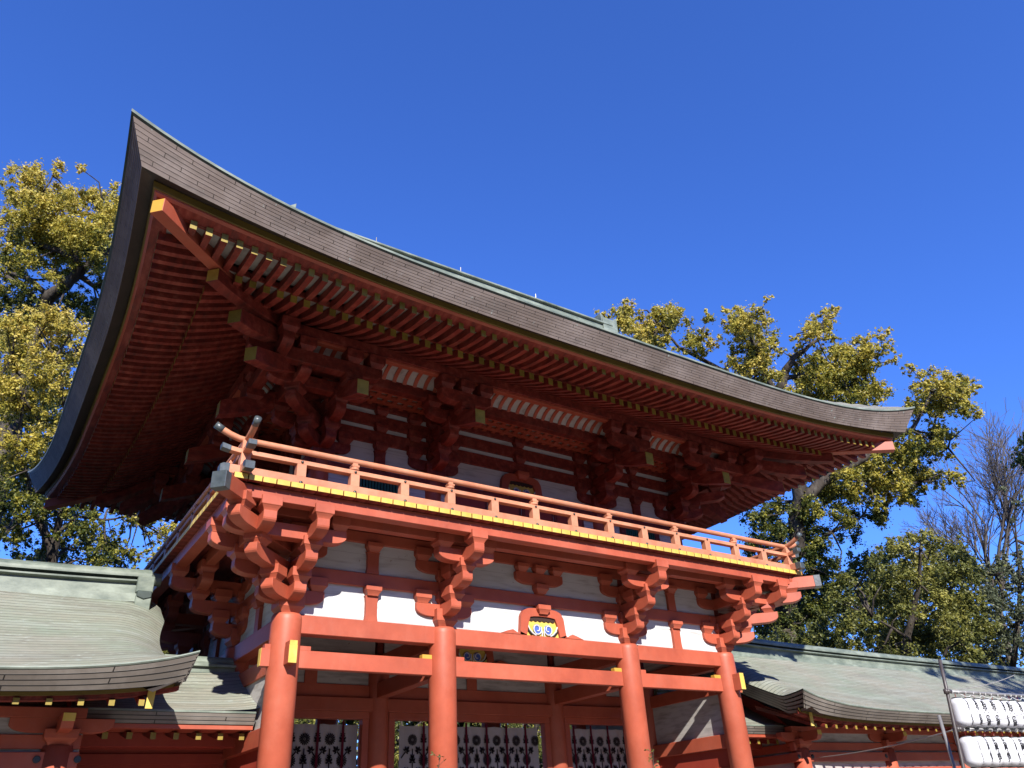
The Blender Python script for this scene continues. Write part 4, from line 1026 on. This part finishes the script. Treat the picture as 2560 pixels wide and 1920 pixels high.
# one lantern
def lantern_body():
    mb = MB(); R = .155; H = .47; rings = []; n = 34
    for k in range(n+1):
        t = k/n; z = -H/2+H*t
        e = abs(2*t-1); r = R*(1-max(0, (e-.55)/.45)**2.4*.52)
        r += .0016*math.sin(t*n*math.pi)
        rings.append((z, r))
    mb.ring_stack((0, 0), rings, nseg=28); return mb
def wrap_text(txt, R, H, size, parent):
    out_v, out_f = [], []
    n = len(txt); step = (H*.84)/n
    for i, ch in enumerate(txt):
        cu = bpy.data.curves.new('t', 'FONT'); cu.body = ch; cu.size = size; cu.align_x = 'CENTER'; cu.align_y = 'CENTER'; cu.resolution_u = 2; cu.offset = .003
        ob = bpy.data.objects.new('t', cu); C.objects.link(ob)
        dg = bpy.context.evaluated_depsgraph_get(); me = ob.evaluated_get(dg).to_mesh()
        bm = bmesh.new(); bm.from_mesh(me); bmesh.ops.triangulate(bm, faces=bm.faces)
        vs = [v.co.copy() for v in bm.verts]
        if vs:
            cx = (max(v.x for v in vs)+min(v.x for v in vs))/2; cy_ = (max(v.y for v in vs)+min(v.y for v in vs))/2
            zc = H*.42-step*(i+.5); b = len(out_v)
            for v in vs:
                a = (v.x-cx)/R; z = zc+(v.y-cy_)*1.06; e = abs(2*z/H); r = R*(1-max(0, (e-.55)/.45)**2.4*.52)+.0045
                out_v.append((r*math.sin(a), -r*math.cos(a), z))
            for f in bm.faces: out_f.append(tuple(b+v.index for v in f.verts))
        bm.free(); ob.evaluated_get(dg).to_mesh_clear(); bpy.data.objects.remove(ob); bpy.data.curves.remove(cu)
    me = bpy.data.meshes.new('writing'); me.from_pydata(out_v, [], out_f); me.materials.append(INK)
    o = bpy.data.objects.new('writing', me); C.objects.link(o); o.parent = parent; return o
ordn = ['first', 'second', 'third', 'fourth', 'fifth', 'sixth', 'seventh', 'eighth', 'ninth', 'tenth']
def lantern_row(txt, zc, x0, n, rowname, grp):
    root = lantern_body().build('paper_lantern', LANT, None, 0, True)
    wrap_text(txt, .155, .47, .103, root)
    for z in (.232, -.25): mb = MB(); mb.ring_stack((0, 0), [(z, .078), (z+.018, .078)], nseg=20); mb.build('black_ring', BLK, root)
    mb = MB(); mb.tube([(0, 0, .25), (.02, 0, .29), (-.005, 0, .33)], .004, 5); mb.tube([(0, 0, .25), (-.05, 0, .30)], .003, 5); mb.build('red_wire', WIRER, root)
    for k in range(n):
        o = root if k == 0 else copy_tree(root)
        o.location = (x0+k*.307+.006*math.sin(k*3.1), LY-.01, zc+.004*math.sin(k*2.3)); o.rotation_euler = (0, 0, math.radians((26, 10, -8, -6, 14, -14, 8, 0, 16, 5)[k % 10]+(8 if zc < 2.6 else 0)-6))
        tag(o, ('leftmost' if k == 0 else ordn[k]+' from the left')+' of the white paper lanterns in the %s row of the rack' % rowname, 'lantern', grp)
lantern_row('料亭一の家', 2.992, 6.10, 10, 'upper', 'white lanterns in the upper row')
lantern_row('武蔵野銀行', 2.365, 6.03, 10, 'lower', 'white lanterns in the lower row')
mb = MB()
for k in range(9):
    x = 6.25+k*.36; mb.tube([(x, LY-.03, 3.30), (x+.10, LY-.04, 3.265), (x+.24, LY-.04, 3.262), (x+.34, LY-.03, 3.30)], .006, 6)
tag(mb.build('cable', WRING, None, 0, True), 'white electric cable looped under the upper pipe of the lantern rack', 'cable')
def wire(name, pts, r, m, label, cat='wire'):
    mb = MB(); mb.tube(pts, r, 6); tag(mb.build(name, m, None, 0, True), label, cat)
def sagc(a, b, s, n=16):
    a = Vector(a); b = Vector(b); return [a.lerp(b, k/n)-Vector((0, 0, s*4*(k/n)*(1-k/n))) for k in range(n+1)]
wire('guy_wire', sagc((5.87, LY, 2.73), (7.6, 12.3, 2.66), .06), .011, WIRE, 'pale guy wire running from the lantern rack to the red corridor wall')
wire('guy_wire', sagc((5.9, LY-.05, 2.74), (9.6, 7.2, 3.35), .05), .004, PIPED, 'thin dark wire crossing in front of the upper lanterns', 'wire')
wire('guy_wire', sagc((6.1, LY, 3.37), (9.8, 8.6, 3.9), .05), .007, WIRE, 'pale wire rising to the right above the upper lanterns', 'wire')

# ================================================================== TREES
def P3(u, v, d):
    return EYE+(right*((u-1280)/1946)+down*((v-960)/1946)+fwd)*d
def crown(name, clumps, mats, parent, per=520, leaf=.14, seed=1, dj=.5):
    """clumps: (centre, radius, tint); many small leaves on and inside each uneven clump"""
    rnd = random.Random(seed); V = []; F = []; T = []
    for c, r, tint in clumps:
        subs = []
        for k in range(13):     # each clump is itself an uneven cluster of sprays
            d = Vector((rnd.gauss(0, 1), rnd.gauss(0, 1), rnd.gauss(0, .8))); d.normalize(); subs.append((c+d*r*rnd.uniform(.25, 1.12), r*rnd.uniform(.16, .42), rnd.uniform(-.14, .14)))
        subs.append((c, r*.6, -.1)); n = int(per*(r/.8)**2)
        for k in range(n):
            sc_, sr, st = subs[rnd.randrange(len(subs))]
            d = Vector((rnd.gauss(0, 1), rnd.gauss(0, 1), rnd.gauss(0, 1))).normalized()
            p = sc_+d*sr*abs(rnd.gauss(0, .62))*1.15
            nrm = (d*.8+Vector((rnd.gauss(0, .55), rnd.gauss(0, .55), .55+rnd.gauss(0, .5)))).normalized()
            a = nrm.cross(Vector((rnd.gauss(0, 1), rnd.gauss(0, 1), rnd.gauss(0, 1)))).normalized(); b = nrm.cross(a)
            L = leaf*rnd.uniform(.55, 1.5); w_ = L*.30; i = len(V)
            V += [p-a*L*.5, p+b*w_-a*L*.05-nrm*.01, p+a*L*.5, p-b*w_-a*L*.05-nrm*.01]; F.append((i, i+1, i+2, i+3))
            # young leaves at the ends of the sprays are yellower
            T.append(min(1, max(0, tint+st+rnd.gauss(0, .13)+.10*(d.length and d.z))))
    me = bpy.data.meshes.new(name); me.from_pydata([tuple(v) for v in V], [], F); me.materials.append(mats)
    at = me.attributes.new('tint', 'FLOAT', 'FACE'); at.data.foreach_set('value', T)
    o = bpy.data.objects.new(name, me); C.objects.link(o); o.parent = parent; return o
def limbs(name, lines, m, parent, n=8):
    mb = MB()
    for pts, r0, r1 in lines:
        # light smoothing and wobble so limbs are not straight pipes
        q = []
        for a, b in zip(pts, pts[1:]):
            for k in range(3): q.append(a.lerp(b, k/3))
        q.append(pts[-1]); rs = [r0+(r1-r0)*(k/(len(q)-1))**.8 for k in range(len(q))]
        q = [p+Vector((random.gauss(0, 1), random.gauss(0, 1), random.gauss(0, 1)))*r*.22 for p, r in zip(q, rs)]
        mb.tube(q, rs, n)
    o = mb.build(name, m, None, 0, True); o.parent = parent; return o
def twigs(lines, clumps, k=2, rnd=random.Random(5)):
    """thin twigs linking clump centres to the nearest limb point"""
    pts = [p for L in lines for p in L[0]]; out_ = []
    for c, r, t in clumps:
        a = min(pts, key=lambda p: (p-c).length); 
        if .3 < (a-c).length < 2.6: m = a.lerp(c, .5)+Vector((random.gauss(0, .15), random.gauss(0, .15), random.gauss(0, .2)))*min(2, (a-c).length); out_.append(([a, m, c], min(.07, .02+.02*(a-c).length), .012))
    return out_
def make_tree(name, label, D, clumps, lines, trunk_base, r0, lmat, bark=BARK, per=520, leaf=.14, seed=1, dj=1.2, cat='tree', group=None, minz=None):
    rnd = random.Random(seed)
    base = Vector(trunk_base); root = empty(name, tuple(base), label, cat, group)
    CL = [(P3(u, v, D+rnd.uniform(-dj, dj)), r/1946*D, t) for u, v, r, t in clumps]
    # a second, deeper and darker layer gives the crown its volume
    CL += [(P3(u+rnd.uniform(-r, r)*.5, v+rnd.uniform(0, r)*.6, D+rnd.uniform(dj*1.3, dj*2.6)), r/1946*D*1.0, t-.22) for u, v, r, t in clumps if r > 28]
    CL += [(P3(u+rnd.gauss(0, 1)*r*.9, v+rnd.gauss(0, 1)*r*.7, D+rnd.uniform(-dj, dj)*1.6), r/1946*D*.55, t+rnd.uniform(-.15, .1)) for u, v, r, t in clumps if r > 20]
    LN = [([P3(u, v, D+dd) for u, v, dd in pts], a, b) for pts, a, b in lines]
    first = LN[0][0][0]
    trunk = [([base, base.lerp(first, .5)+Vector((.25, .1, 0)), first], r0, LN[0][1])]
    allL = trunk+LN
    o1 = limbs('trunk', allL+twigs(LN, CL), bark, None); o1.parent = root; o1.location = -base
    o2 = crown('crown', CL, lmat, root, per, leaf, seed); o2.location = -base
    return root
def ground_below(u, v, D): p = P3(u, v, D); return (p.x, p.y, 0)
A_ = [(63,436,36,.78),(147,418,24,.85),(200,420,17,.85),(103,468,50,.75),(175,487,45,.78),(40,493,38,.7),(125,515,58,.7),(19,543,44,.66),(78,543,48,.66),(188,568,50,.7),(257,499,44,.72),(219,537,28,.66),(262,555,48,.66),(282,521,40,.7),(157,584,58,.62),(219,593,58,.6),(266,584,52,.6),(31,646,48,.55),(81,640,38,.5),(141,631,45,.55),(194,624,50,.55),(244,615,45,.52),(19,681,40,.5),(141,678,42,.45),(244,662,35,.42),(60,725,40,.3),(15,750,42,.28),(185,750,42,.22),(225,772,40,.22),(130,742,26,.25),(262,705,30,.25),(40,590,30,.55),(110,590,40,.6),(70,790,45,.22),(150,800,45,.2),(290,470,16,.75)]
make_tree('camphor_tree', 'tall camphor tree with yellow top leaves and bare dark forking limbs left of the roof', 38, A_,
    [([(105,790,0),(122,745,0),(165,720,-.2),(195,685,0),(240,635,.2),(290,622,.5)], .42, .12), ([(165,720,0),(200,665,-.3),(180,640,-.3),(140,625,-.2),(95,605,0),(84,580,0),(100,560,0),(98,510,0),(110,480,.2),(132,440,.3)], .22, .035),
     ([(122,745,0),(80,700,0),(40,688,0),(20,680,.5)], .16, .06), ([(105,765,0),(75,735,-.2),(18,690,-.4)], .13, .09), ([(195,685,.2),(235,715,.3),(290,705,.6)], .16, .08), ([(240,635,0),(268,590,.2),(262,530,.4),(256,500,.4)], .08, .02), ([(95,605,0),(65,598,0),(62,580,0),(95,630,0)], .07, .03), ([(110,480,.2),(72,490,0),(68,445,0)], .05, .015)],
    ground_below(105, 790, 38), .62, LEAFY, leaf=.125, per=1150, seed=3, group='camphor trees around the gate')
B_ = [(130,790,36,.85),(50,808,50,.8),(120,825,48,.82),(190,815,36,.82),(60,880,60,.72),(150,885,58,.72),(215,870,40,.74),(100,950,60,.68),(180,965,50,.68),(28,960,50,.66),(60,1030,60,.64),(150,1040,46,.66),(100,1105,56,.64),(28,1120,52,.6),(60,1180,52,.48),(130,1195,50,.42),(190,1130,30,.55),(36,1250,50,.3),(120,1275,48,.28),(215,1240,48,.3),(300,1262,42,.35),(200,1320,46,.2),(280,1340,44,.25),(350,1300,38,.42),(405,1335,30,.6),(322,1388,36,.3),(240,1392,40,.2),(120,1372,34,.25),(36,1338,36,.25),(385,1388,28,.5),(430,1310,18,.6),(30,860,30,.6),(10,1010,40,.6)]
make_tree('camphor_tree', 'leafy camphor tree with yellow green foliage between the copper corridor roof and the left eave', 30, B_,
    [([(135,1430,0),(128,1370,0),(95,1290,0),(75,1240,0),(72,1200,0)], .22, .07), ([(128,1400,0),(140,1340,0),(150,1300,0),(165,1230,.2),(162,1000,.4),(150,930,.4),(135,900,.4)], .2, .04), ([(162,960,.4),(172,920,.2),(195,880,.2)], .07, .03), ([(140,1340,0),(190,1290,0),(260,1300,.2),(330,1290,.4)], .09, .03), ([(95,1290,0),(60,1300,.2),(20,1330,.2)], .07, .03), ([(75,1200,0),(40,1120,0),(60,1000,.2),(30,900,.2)], .1, .03)],
    ground_below(135, 1430, 30), .34, LEAFY, leaf=.11, per=1400, seed=5, group='camphor trees around the gate')
C_ = [(1509,788,18,.75),(1568,774,30,.7),(1553,808,35,.7),(1592,827,40,.75),(1656,779,34,.62),(1685,793,34,.58),(1641,827,38,.66),(1665,852,28,.6),(1602,847,35,.74),(1744,847,30,.5),(1724,866,28,.5),(1763,837,14,.55),(1758,881,20,.5),
 (1817,774,16,.75),(1870,788,38,.7),(1841,808,34,.68),(1885,818,38,.66),(1919,749,13,.8),(1851,847,26,.5),(1900,852,34,.6),(1880,876,34,.5),(1836,881,28,.35),(1851,915,40,.78),(1895,910,42,.72),(1919,935,35,.62),(1822,905,18,.5),
 (2061,783,28,.72),(2037,808,30,.7),(2071,813,26,.7),(2027,837,28,.66),(1988,847,14,.75),(2066,842,20,.6),(1998,866,15,.7),
 (2115,876,34,.58),(2085,891,36,.58),(2041,901,40,.56),(2154,852,24,.62),(2178,876,30,.6),(2203,847,22,.66),(2232,901,20,.68),(2212,871,20,.6),(2154,905,40,.5),(2115,925,46,.46),(2056,940,48,.48),(1993,925,32,.56),(2007,964,38,.5),(2090,964,46,.42),(2154,954,40,.5),(2188,979,36,.6),(2129,993,42,.4),(2056,988,40,.4),
 (2330,945,28,.68),(2310,964,34,.62),(2359,964,36,.62),(2398,959,34,.6),(2432,974,22,.66),(2408,1008,34,.56),(2369,1013,38,.56),(2325,1003,36,.56),(2286,1013,28,.5),(2300,1037,26,.45),(2408,1032,18,.5),
 (2349,1076,32,.6),(2310,1091,32,.45),(2281,1111,38,.4),(2349,1111,30,.5),(2369,1140,16,.6),(2242,1135,38,.4),(2212,1159,44,.52),(2281,1159,42,.5),(2164,1174,44,.55),(2242,1189,46,.66),(2300,1198,38,.5),(2349,1203,28,.45),(2383,1189,26,.55),(2398,1208,14,.55),(2115,1189,40,.5),(2188,1218,48,.6),(2261,1228,38,.6),(2115,1228,48,.42),(2056,1213,40,.4),
 (2100,1290,50,.35),(2020,1260,48,.3),(1950,1260,40,.25),(1895,1290,40,.2),(1960,1330,55,.15),(2040,1350,50,.15),(2195,1280,40,.4),(1900,1360,45,.12),(1960,1420,50,.1),(2040,1430,50,.1),(1900,1440,45,.1),(1960,1500,50,.1),(1910,1540,45,.1),(2035,1520,50,.12),(2090,1460,40,.15)]
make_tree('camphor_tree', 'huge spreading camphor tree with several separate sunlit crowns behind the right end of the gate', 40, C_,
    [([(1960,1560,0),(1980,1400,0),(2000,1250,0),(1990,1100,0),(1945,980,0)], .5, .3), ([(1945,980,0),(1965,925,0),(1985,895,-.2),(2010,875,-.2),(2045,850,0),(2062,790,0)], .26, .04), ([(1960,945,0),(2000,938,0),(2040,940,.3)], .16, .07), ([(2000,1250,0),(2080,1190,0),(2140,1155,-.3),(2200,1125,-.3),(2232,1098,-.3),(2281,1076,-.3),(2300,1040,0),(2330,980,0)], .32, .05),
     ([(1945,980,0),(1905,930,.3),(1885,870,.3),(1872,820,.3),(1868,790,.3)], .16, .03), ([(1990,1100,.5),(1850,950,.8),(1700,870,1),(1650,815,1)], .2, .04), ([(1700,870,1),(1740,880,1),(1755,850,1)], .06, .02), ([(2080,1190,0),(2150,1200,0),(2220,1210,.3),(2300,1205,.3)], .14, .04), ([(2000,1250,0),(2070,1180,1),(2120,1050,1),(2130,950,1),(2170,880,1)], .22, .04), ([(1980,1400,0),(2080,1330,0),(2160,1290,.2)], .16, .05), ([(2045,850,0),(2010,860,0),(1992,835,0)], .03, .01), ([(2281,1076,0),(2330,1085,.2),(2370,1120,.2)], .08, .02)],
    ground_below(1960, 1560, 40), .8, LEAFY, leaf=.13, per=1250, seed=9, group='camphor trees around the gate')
D_ = [(2290,1345,28,.6),(2250,1372,40,.55),(2320,1380,46,.55),(2380,1372,36,.35),(2220,1430,48,.45),(2300,1450,58,.6),(2380,1440,48,.4),(2420,1430,30,.35),(2180,1480,50,.4),(2260,1520,56,.45),(2350,1520,56,.6),(2430,1500,38,.45),(2140,1550,48,.35),(2220,1590,50,.4),(2310,1590,50,.35),(2390,1590,50,.4),(2460,1570,38,.4),(2080,1590,46,.35),(2020,1600,46,.3),(2100,1500,40,.3),(2160,1640,46,.35),(2250,1660,50,.35),(2340,1660,50,.4),(2430,1650,46,.4),(2060,1650,40,.3),(1950,1600,40,.25)]
make_tree('broadleaf_tree', 'rounded olive green tree rising above the right corridor roof', 33, D_,
    [([(2260,1650,0),(2275,1560,0),(2300,1460,0),(2300,1370,0)], .2, .05), ([(2275,1600,-.8),(2230,1570,-1.2),(2180,1540,-1.2)], .08, .03), ([(2360,1640,-1.6),(2370,1620,-1.6),(2400,1605,-1.6),(2430,1580,-1.6)], .07, .03), ([(2275,1560,0),(2350,1500,0),(2400,1440,0)], .1, .03)],
    ground_below(2260, 1650, 33), .3, LEAFO, leaf=.11, per=1700, seed=11, dj=1.6)
E_ = [(2500,1400,24,.5),(2535,1385,24,.5),(2545,1450,42,.45),(2490,1480,38,.45),(2550,1520,46,.4),(2500,1555,44,.4),(2550,1600,46,.4),(2480,1620,36,.4),(2508,1222,11,.7),(2545,1258,18,.6),(2530,1300,11,.6),(2470,1420,18,.5),(2590,1450,50,.4),(2590,1560,50,.4),(2600,1350,30,.4)]
make_tree('broadleaf_tree', 'grey green thin leaved tree at the right edge in front of the bare tree', 36, E_,
    [([(2530,1680,0),(2545,1560,0),(2550,1450,0),(2540,1350,0),(2535,1250,0)], .14, .02), ([(2545,1560,0),(2510,1500,0),(2490,1440,0)], .07, .02)],
    ground_below(2530, 1680, 36), .2, LEAFS, leaf=.13, per=800, seed=13, dj=1.2)
G_ = [(2550,1105,14,.2),(2545,1130,20,.15),(2555,1155,18,.15),(2575,1125,40,.1),(2600,1150,50,.1),(2560,1085,12,.3),(2620,1080,50,.1)]
make_tree('conifer_tree', 'dark conifer bough poking in at the right edge against the sky', 30, G_, [([(2640,1500,0),(2640,1250,0),(2620,1120,0)], .16, .04), ([(2620,1120,0),(2570,1120,0)], .05, .02)], ground_below(2640, 1500, 30), .3, LEAFG, leaf=.12, per=650, seed=15, dj=.4)
H_ = [(1960+(k%9)*62+random.uniform(-15, 15)+(k//9)*7, 1440+(k//9)*52+random.uniform(-12, 12)-(30*math.sin((k%9)/8*3.1)), 48, random.uniform(.25, .55)) for k in range(45)]
make_tree('evergreen_tree', 'wide dark evergreen filling the gap behind the rounded olive tree', 44, H_, [([(2200,1700,0),(2210,1600,0),(2200,1500,0)], .3, .06)], ground_below(2200, 1700, 44), .4, LEAFO, leaf=.16, per=420, seed=17, dj=1.5)
I_ = [(20,930,55,.5),(60,1000,50,.45),(20,1080,55,.4),(60,1150,50,.35),(100,1240,50,.3),(20,1200,50,.3),(180,1300,45,.25),(60,1390,45,.25),(150,1400,45,.25),(260,1390,40,.3),(10,820,50,.55),(120,1010,50,.45),(160,1100,45,.4),(200,1190,40,.35),(10,1300,50,.25)]
make_tree('evergreen_tree', 'dark evergreen standing behind the leafy camphor at the left edge', 37, I_, [([(120,1450,0),(110,1300,0),(60,1050,0)], .25, .06)], ground_below(120, 1450, 37), .35, LEAFO, leaf=.15, per=520, seed=19, dj=1.2)
# bare winter tree
def bare_tree():
    D = 46; base = Vector(ground_below(2500, 1700, D)); root = empty('bare_tree', tuple(base), 'leafless winter tree with a fan of fine grey twigs at the right', 'tree'); rnd = random.Random(21); L = []
    def grow(p, d, ln, r, dep):
        if dep == 0 or ln < .12: return
        n = 4; pts = [p]; 
        for k in range(n):
            d = (d+Vector((rnd.gauss(0, .07), rnd.gauss(0, .07), rnd.gauss(.03, .05)))).normalized(); pts.append(pts[-1]+d*ln/n)
        L.append((pts, r, max(.009, r*.62)))
        m = 4
        for k in range(m):
            i = rnd.randint(1, n); nd = (d+Vector((rnd.gauss(0, .42), rnd.gauss(0, .42), rnd.gauss(.08, .22)))).normalized(); grow(pts[i], nd, ln*rnd.uniform(.5, .8), max(.010, r*.55), dep-1)
    fork = P3(2490, 1500, D)
    L.append(([base, base.lerp(fork, .6), fork], .3, .2))
    for (u, v) in ((2350, 1290), (2400, 1250), (2440, 1220), (2480, 1190), (2520, 1170), (2560, 1160), (2600, 1200), (2330, 1360)):
        t = P3(u, v, D+rnd.uniform(-1.5, 1.5)); d = (t-fork); s = fork.lerp(t, .12); grow(s, d.normalized(), d.length*.62, .085, 5)
    mb = MB()
    for pts, a, b in L: mb.tube(pts, [a+(b-a)*k/(len(pts)-1) for k in range(len(pts))], 5 if a < .05 else 8, cap=False)
    o = mb.build('trunk', BARKP, None, 0, True); o.parent = root; o.location = -base
bare_tree()
# trees seen through and under the gate
for k, (u, v, D, lab) in enumerate(((405, 1625, 30, 'dark evergreen glimpsed in the gap between the left roof tip and the gate'), (1890, 1580, 44, 'dark foliage just right of the corner brackets, above the right roof ridge'), (760, 1830, 30, 'green tree glimpsed through the left bay of the gate'), (1000, 1840, 33, 'green tree glimpsed beside the curtain of the middle bay'), (1330, 1830, 36, 'green tree behind the curtain at the right of the middle bay'), (240, 1925, 26, 'bush seen under the beams of the left link corridor'))):
    cl_ = [(u+random.uniform(-70, 70), v+random.uniform(-50, 60), random.uniform(35, 60), random.uniform(.3, .7)) for q in range(9)]
    make_tree('garden_tree', lab, D, cl_, [([(u, v+120, 0), (u+10, v, 0), (u, v-60, 0)], .12, .03)], ground_below(u, v+120, D), .16, LEAFO, leaf=.13, per=300, seed=31+k)
# slender sprigs in front of the columns
def sprig(x, y, zt, lab, seed):
    rnd = random.Random(seed); root = empty('sprig_plant', (x, y, 0), lab, 'plant', None); mb = MB(); pts = [(0, 0, 0), (.02, 0, zt*.5), (-.01, 0, zt-.25), (0, 0, zt-.08), (.03, 0, zt)]
    mb.tube([Vector(p) for p in pts], [.012, .010, .007, .005, .003], 6); st = []
    for k in range(7):
        z = zt-.32+.05*k; a = rnd.uniform(0, 6.28); e = Vector((math.cos(a)*rnd.uniform(.05, .11), math.sin(a)*.07, z+rnd.uniform(.02, .07))); mb.tube([Vector((0, 0, z)), e], .003, 5); st.append(e)
    mb.build('stem', BARK, root, 0, True)
    lm = MB()
    for e in st+[Vector((.03, 0, zt))]:
        for q in range(3):
            d = Vector((rnd.gauss(0, 1), rnd.gauss(0, .6), rnd.gauss(.1, .7))).normalized(); w_ = d.cross(Vector((rnd.gauss(0, 1), 1, rnd.gauss(0, 1)))).normalized()*.013
            lm.add([e, e+d*.03+w_, e+d*.06, e+d*.03-w_], [(0, 1, 2, 3)])
    o = lm.build('leaves', LEAFG, root, 0, False, False)
    at = o.data.attributes.new('tint', 'FLOAT', 'FACE'); at.data.foreach_set('value', [rnd.uniform(.4, .9) for f in o.data.polygons])
    bm_ = MB()
    for e in st[:3]: bm_.ring_stack((e.x, e.y), [(e.z-.012, .004), (e.z-.006, .011), (e.z+.004, .011), (e.z+.012, .004)], nseg=8)
    bm_.build('berry', mat('dark_red_berry', (.2, .015, .02), .4), root, 0, True)
sprig(-2.62, 11.1, 2.60, 'thin twig with red buds standing before the second column of the gate', 3)
sprig(1.62, 11.15, 2.68, 'green leafy sprig standing before the third column of the gate', 8)

# ---- mostly unseen forest added round the court: shades the open sky from the sides and behind
rnd_ = random.Random(77); W2 = []
def wood(x, y, h, r):
    n = int(h*1.3)
    for k in range(n):
        z = h*(.15+.85*rnd_.random()); rr = r*(1-.5*(z/h)**2)
        a = rnd_.uniform(0, 6.283); W2.append((Vector((x+math.cos(a)*rr*rnd_.random(), y+math.sin(a)*rr*rnd_.random(), z)), rnd_.uniform(1.7, 2.6), rnd_.uniform(.1, .5)))
for k in range(9): wood(-24-.45*k*5+rnd_.uniform(-2, 2), k*5, rnd_.uniform(22, 27), 5)
for k in range(7): wood(-33-.2*k+rnd_.uniform(-2, 2), -2-k*5, 17, 5)
for k in range(11): wood(-30+k*4.4, -32+rnd_.uniform(-3, 3), 17, 5)
for k in range(6): wood(19+k*4.5, -32+rnd_.uniform(-3, 3), 19, 5)
for k in range(8): wood(42+rnd_.uniform(-2, 2), -32+k*5.0, 20, 5)
for k in range(13): wood(-12+k*3.8, 52+rnd_.uniform(-3, 3), 13 if k < 3 else 10, 4.5)
wl = crown('added_woodland', W2, LEAFG, None, 46, .6, 78); tag(wl, kind='stuff')
# a tall tree standing at the right of the court, its crown throws the dappled shade on the right corridor roof
wood2 = []
bx, by = 14.0, -4.0
rt = empty('court_tree', (bx, by, 0), 'tall evergreen of the court whose shade falls on the right corridor roof', 'tree')
for k in range(26):
    a = rnd_.uniform(0, 6.283); q = rnd_.uniform(.5, 4.8); wood2.append((Vector((bx+math.cos(a)*q, by+math.sin(a)*q*.8, rnd_.uniform(15.2, 21))), rnd_.uniform(.8, 1.5), .3))
o = crown('crown', wood2, LEAFG, rt, 230, .22, 79); o.location = (-bx, -by, 0)
o = limbs('trunk', [([Vector((bx, by, 0)), Vector((bx+.2, by, 7)), Vector((bx, by+.2, 17))], .42, .1)], BARK, None); o.parent = rt; o.location = (-bx, -by, 0)
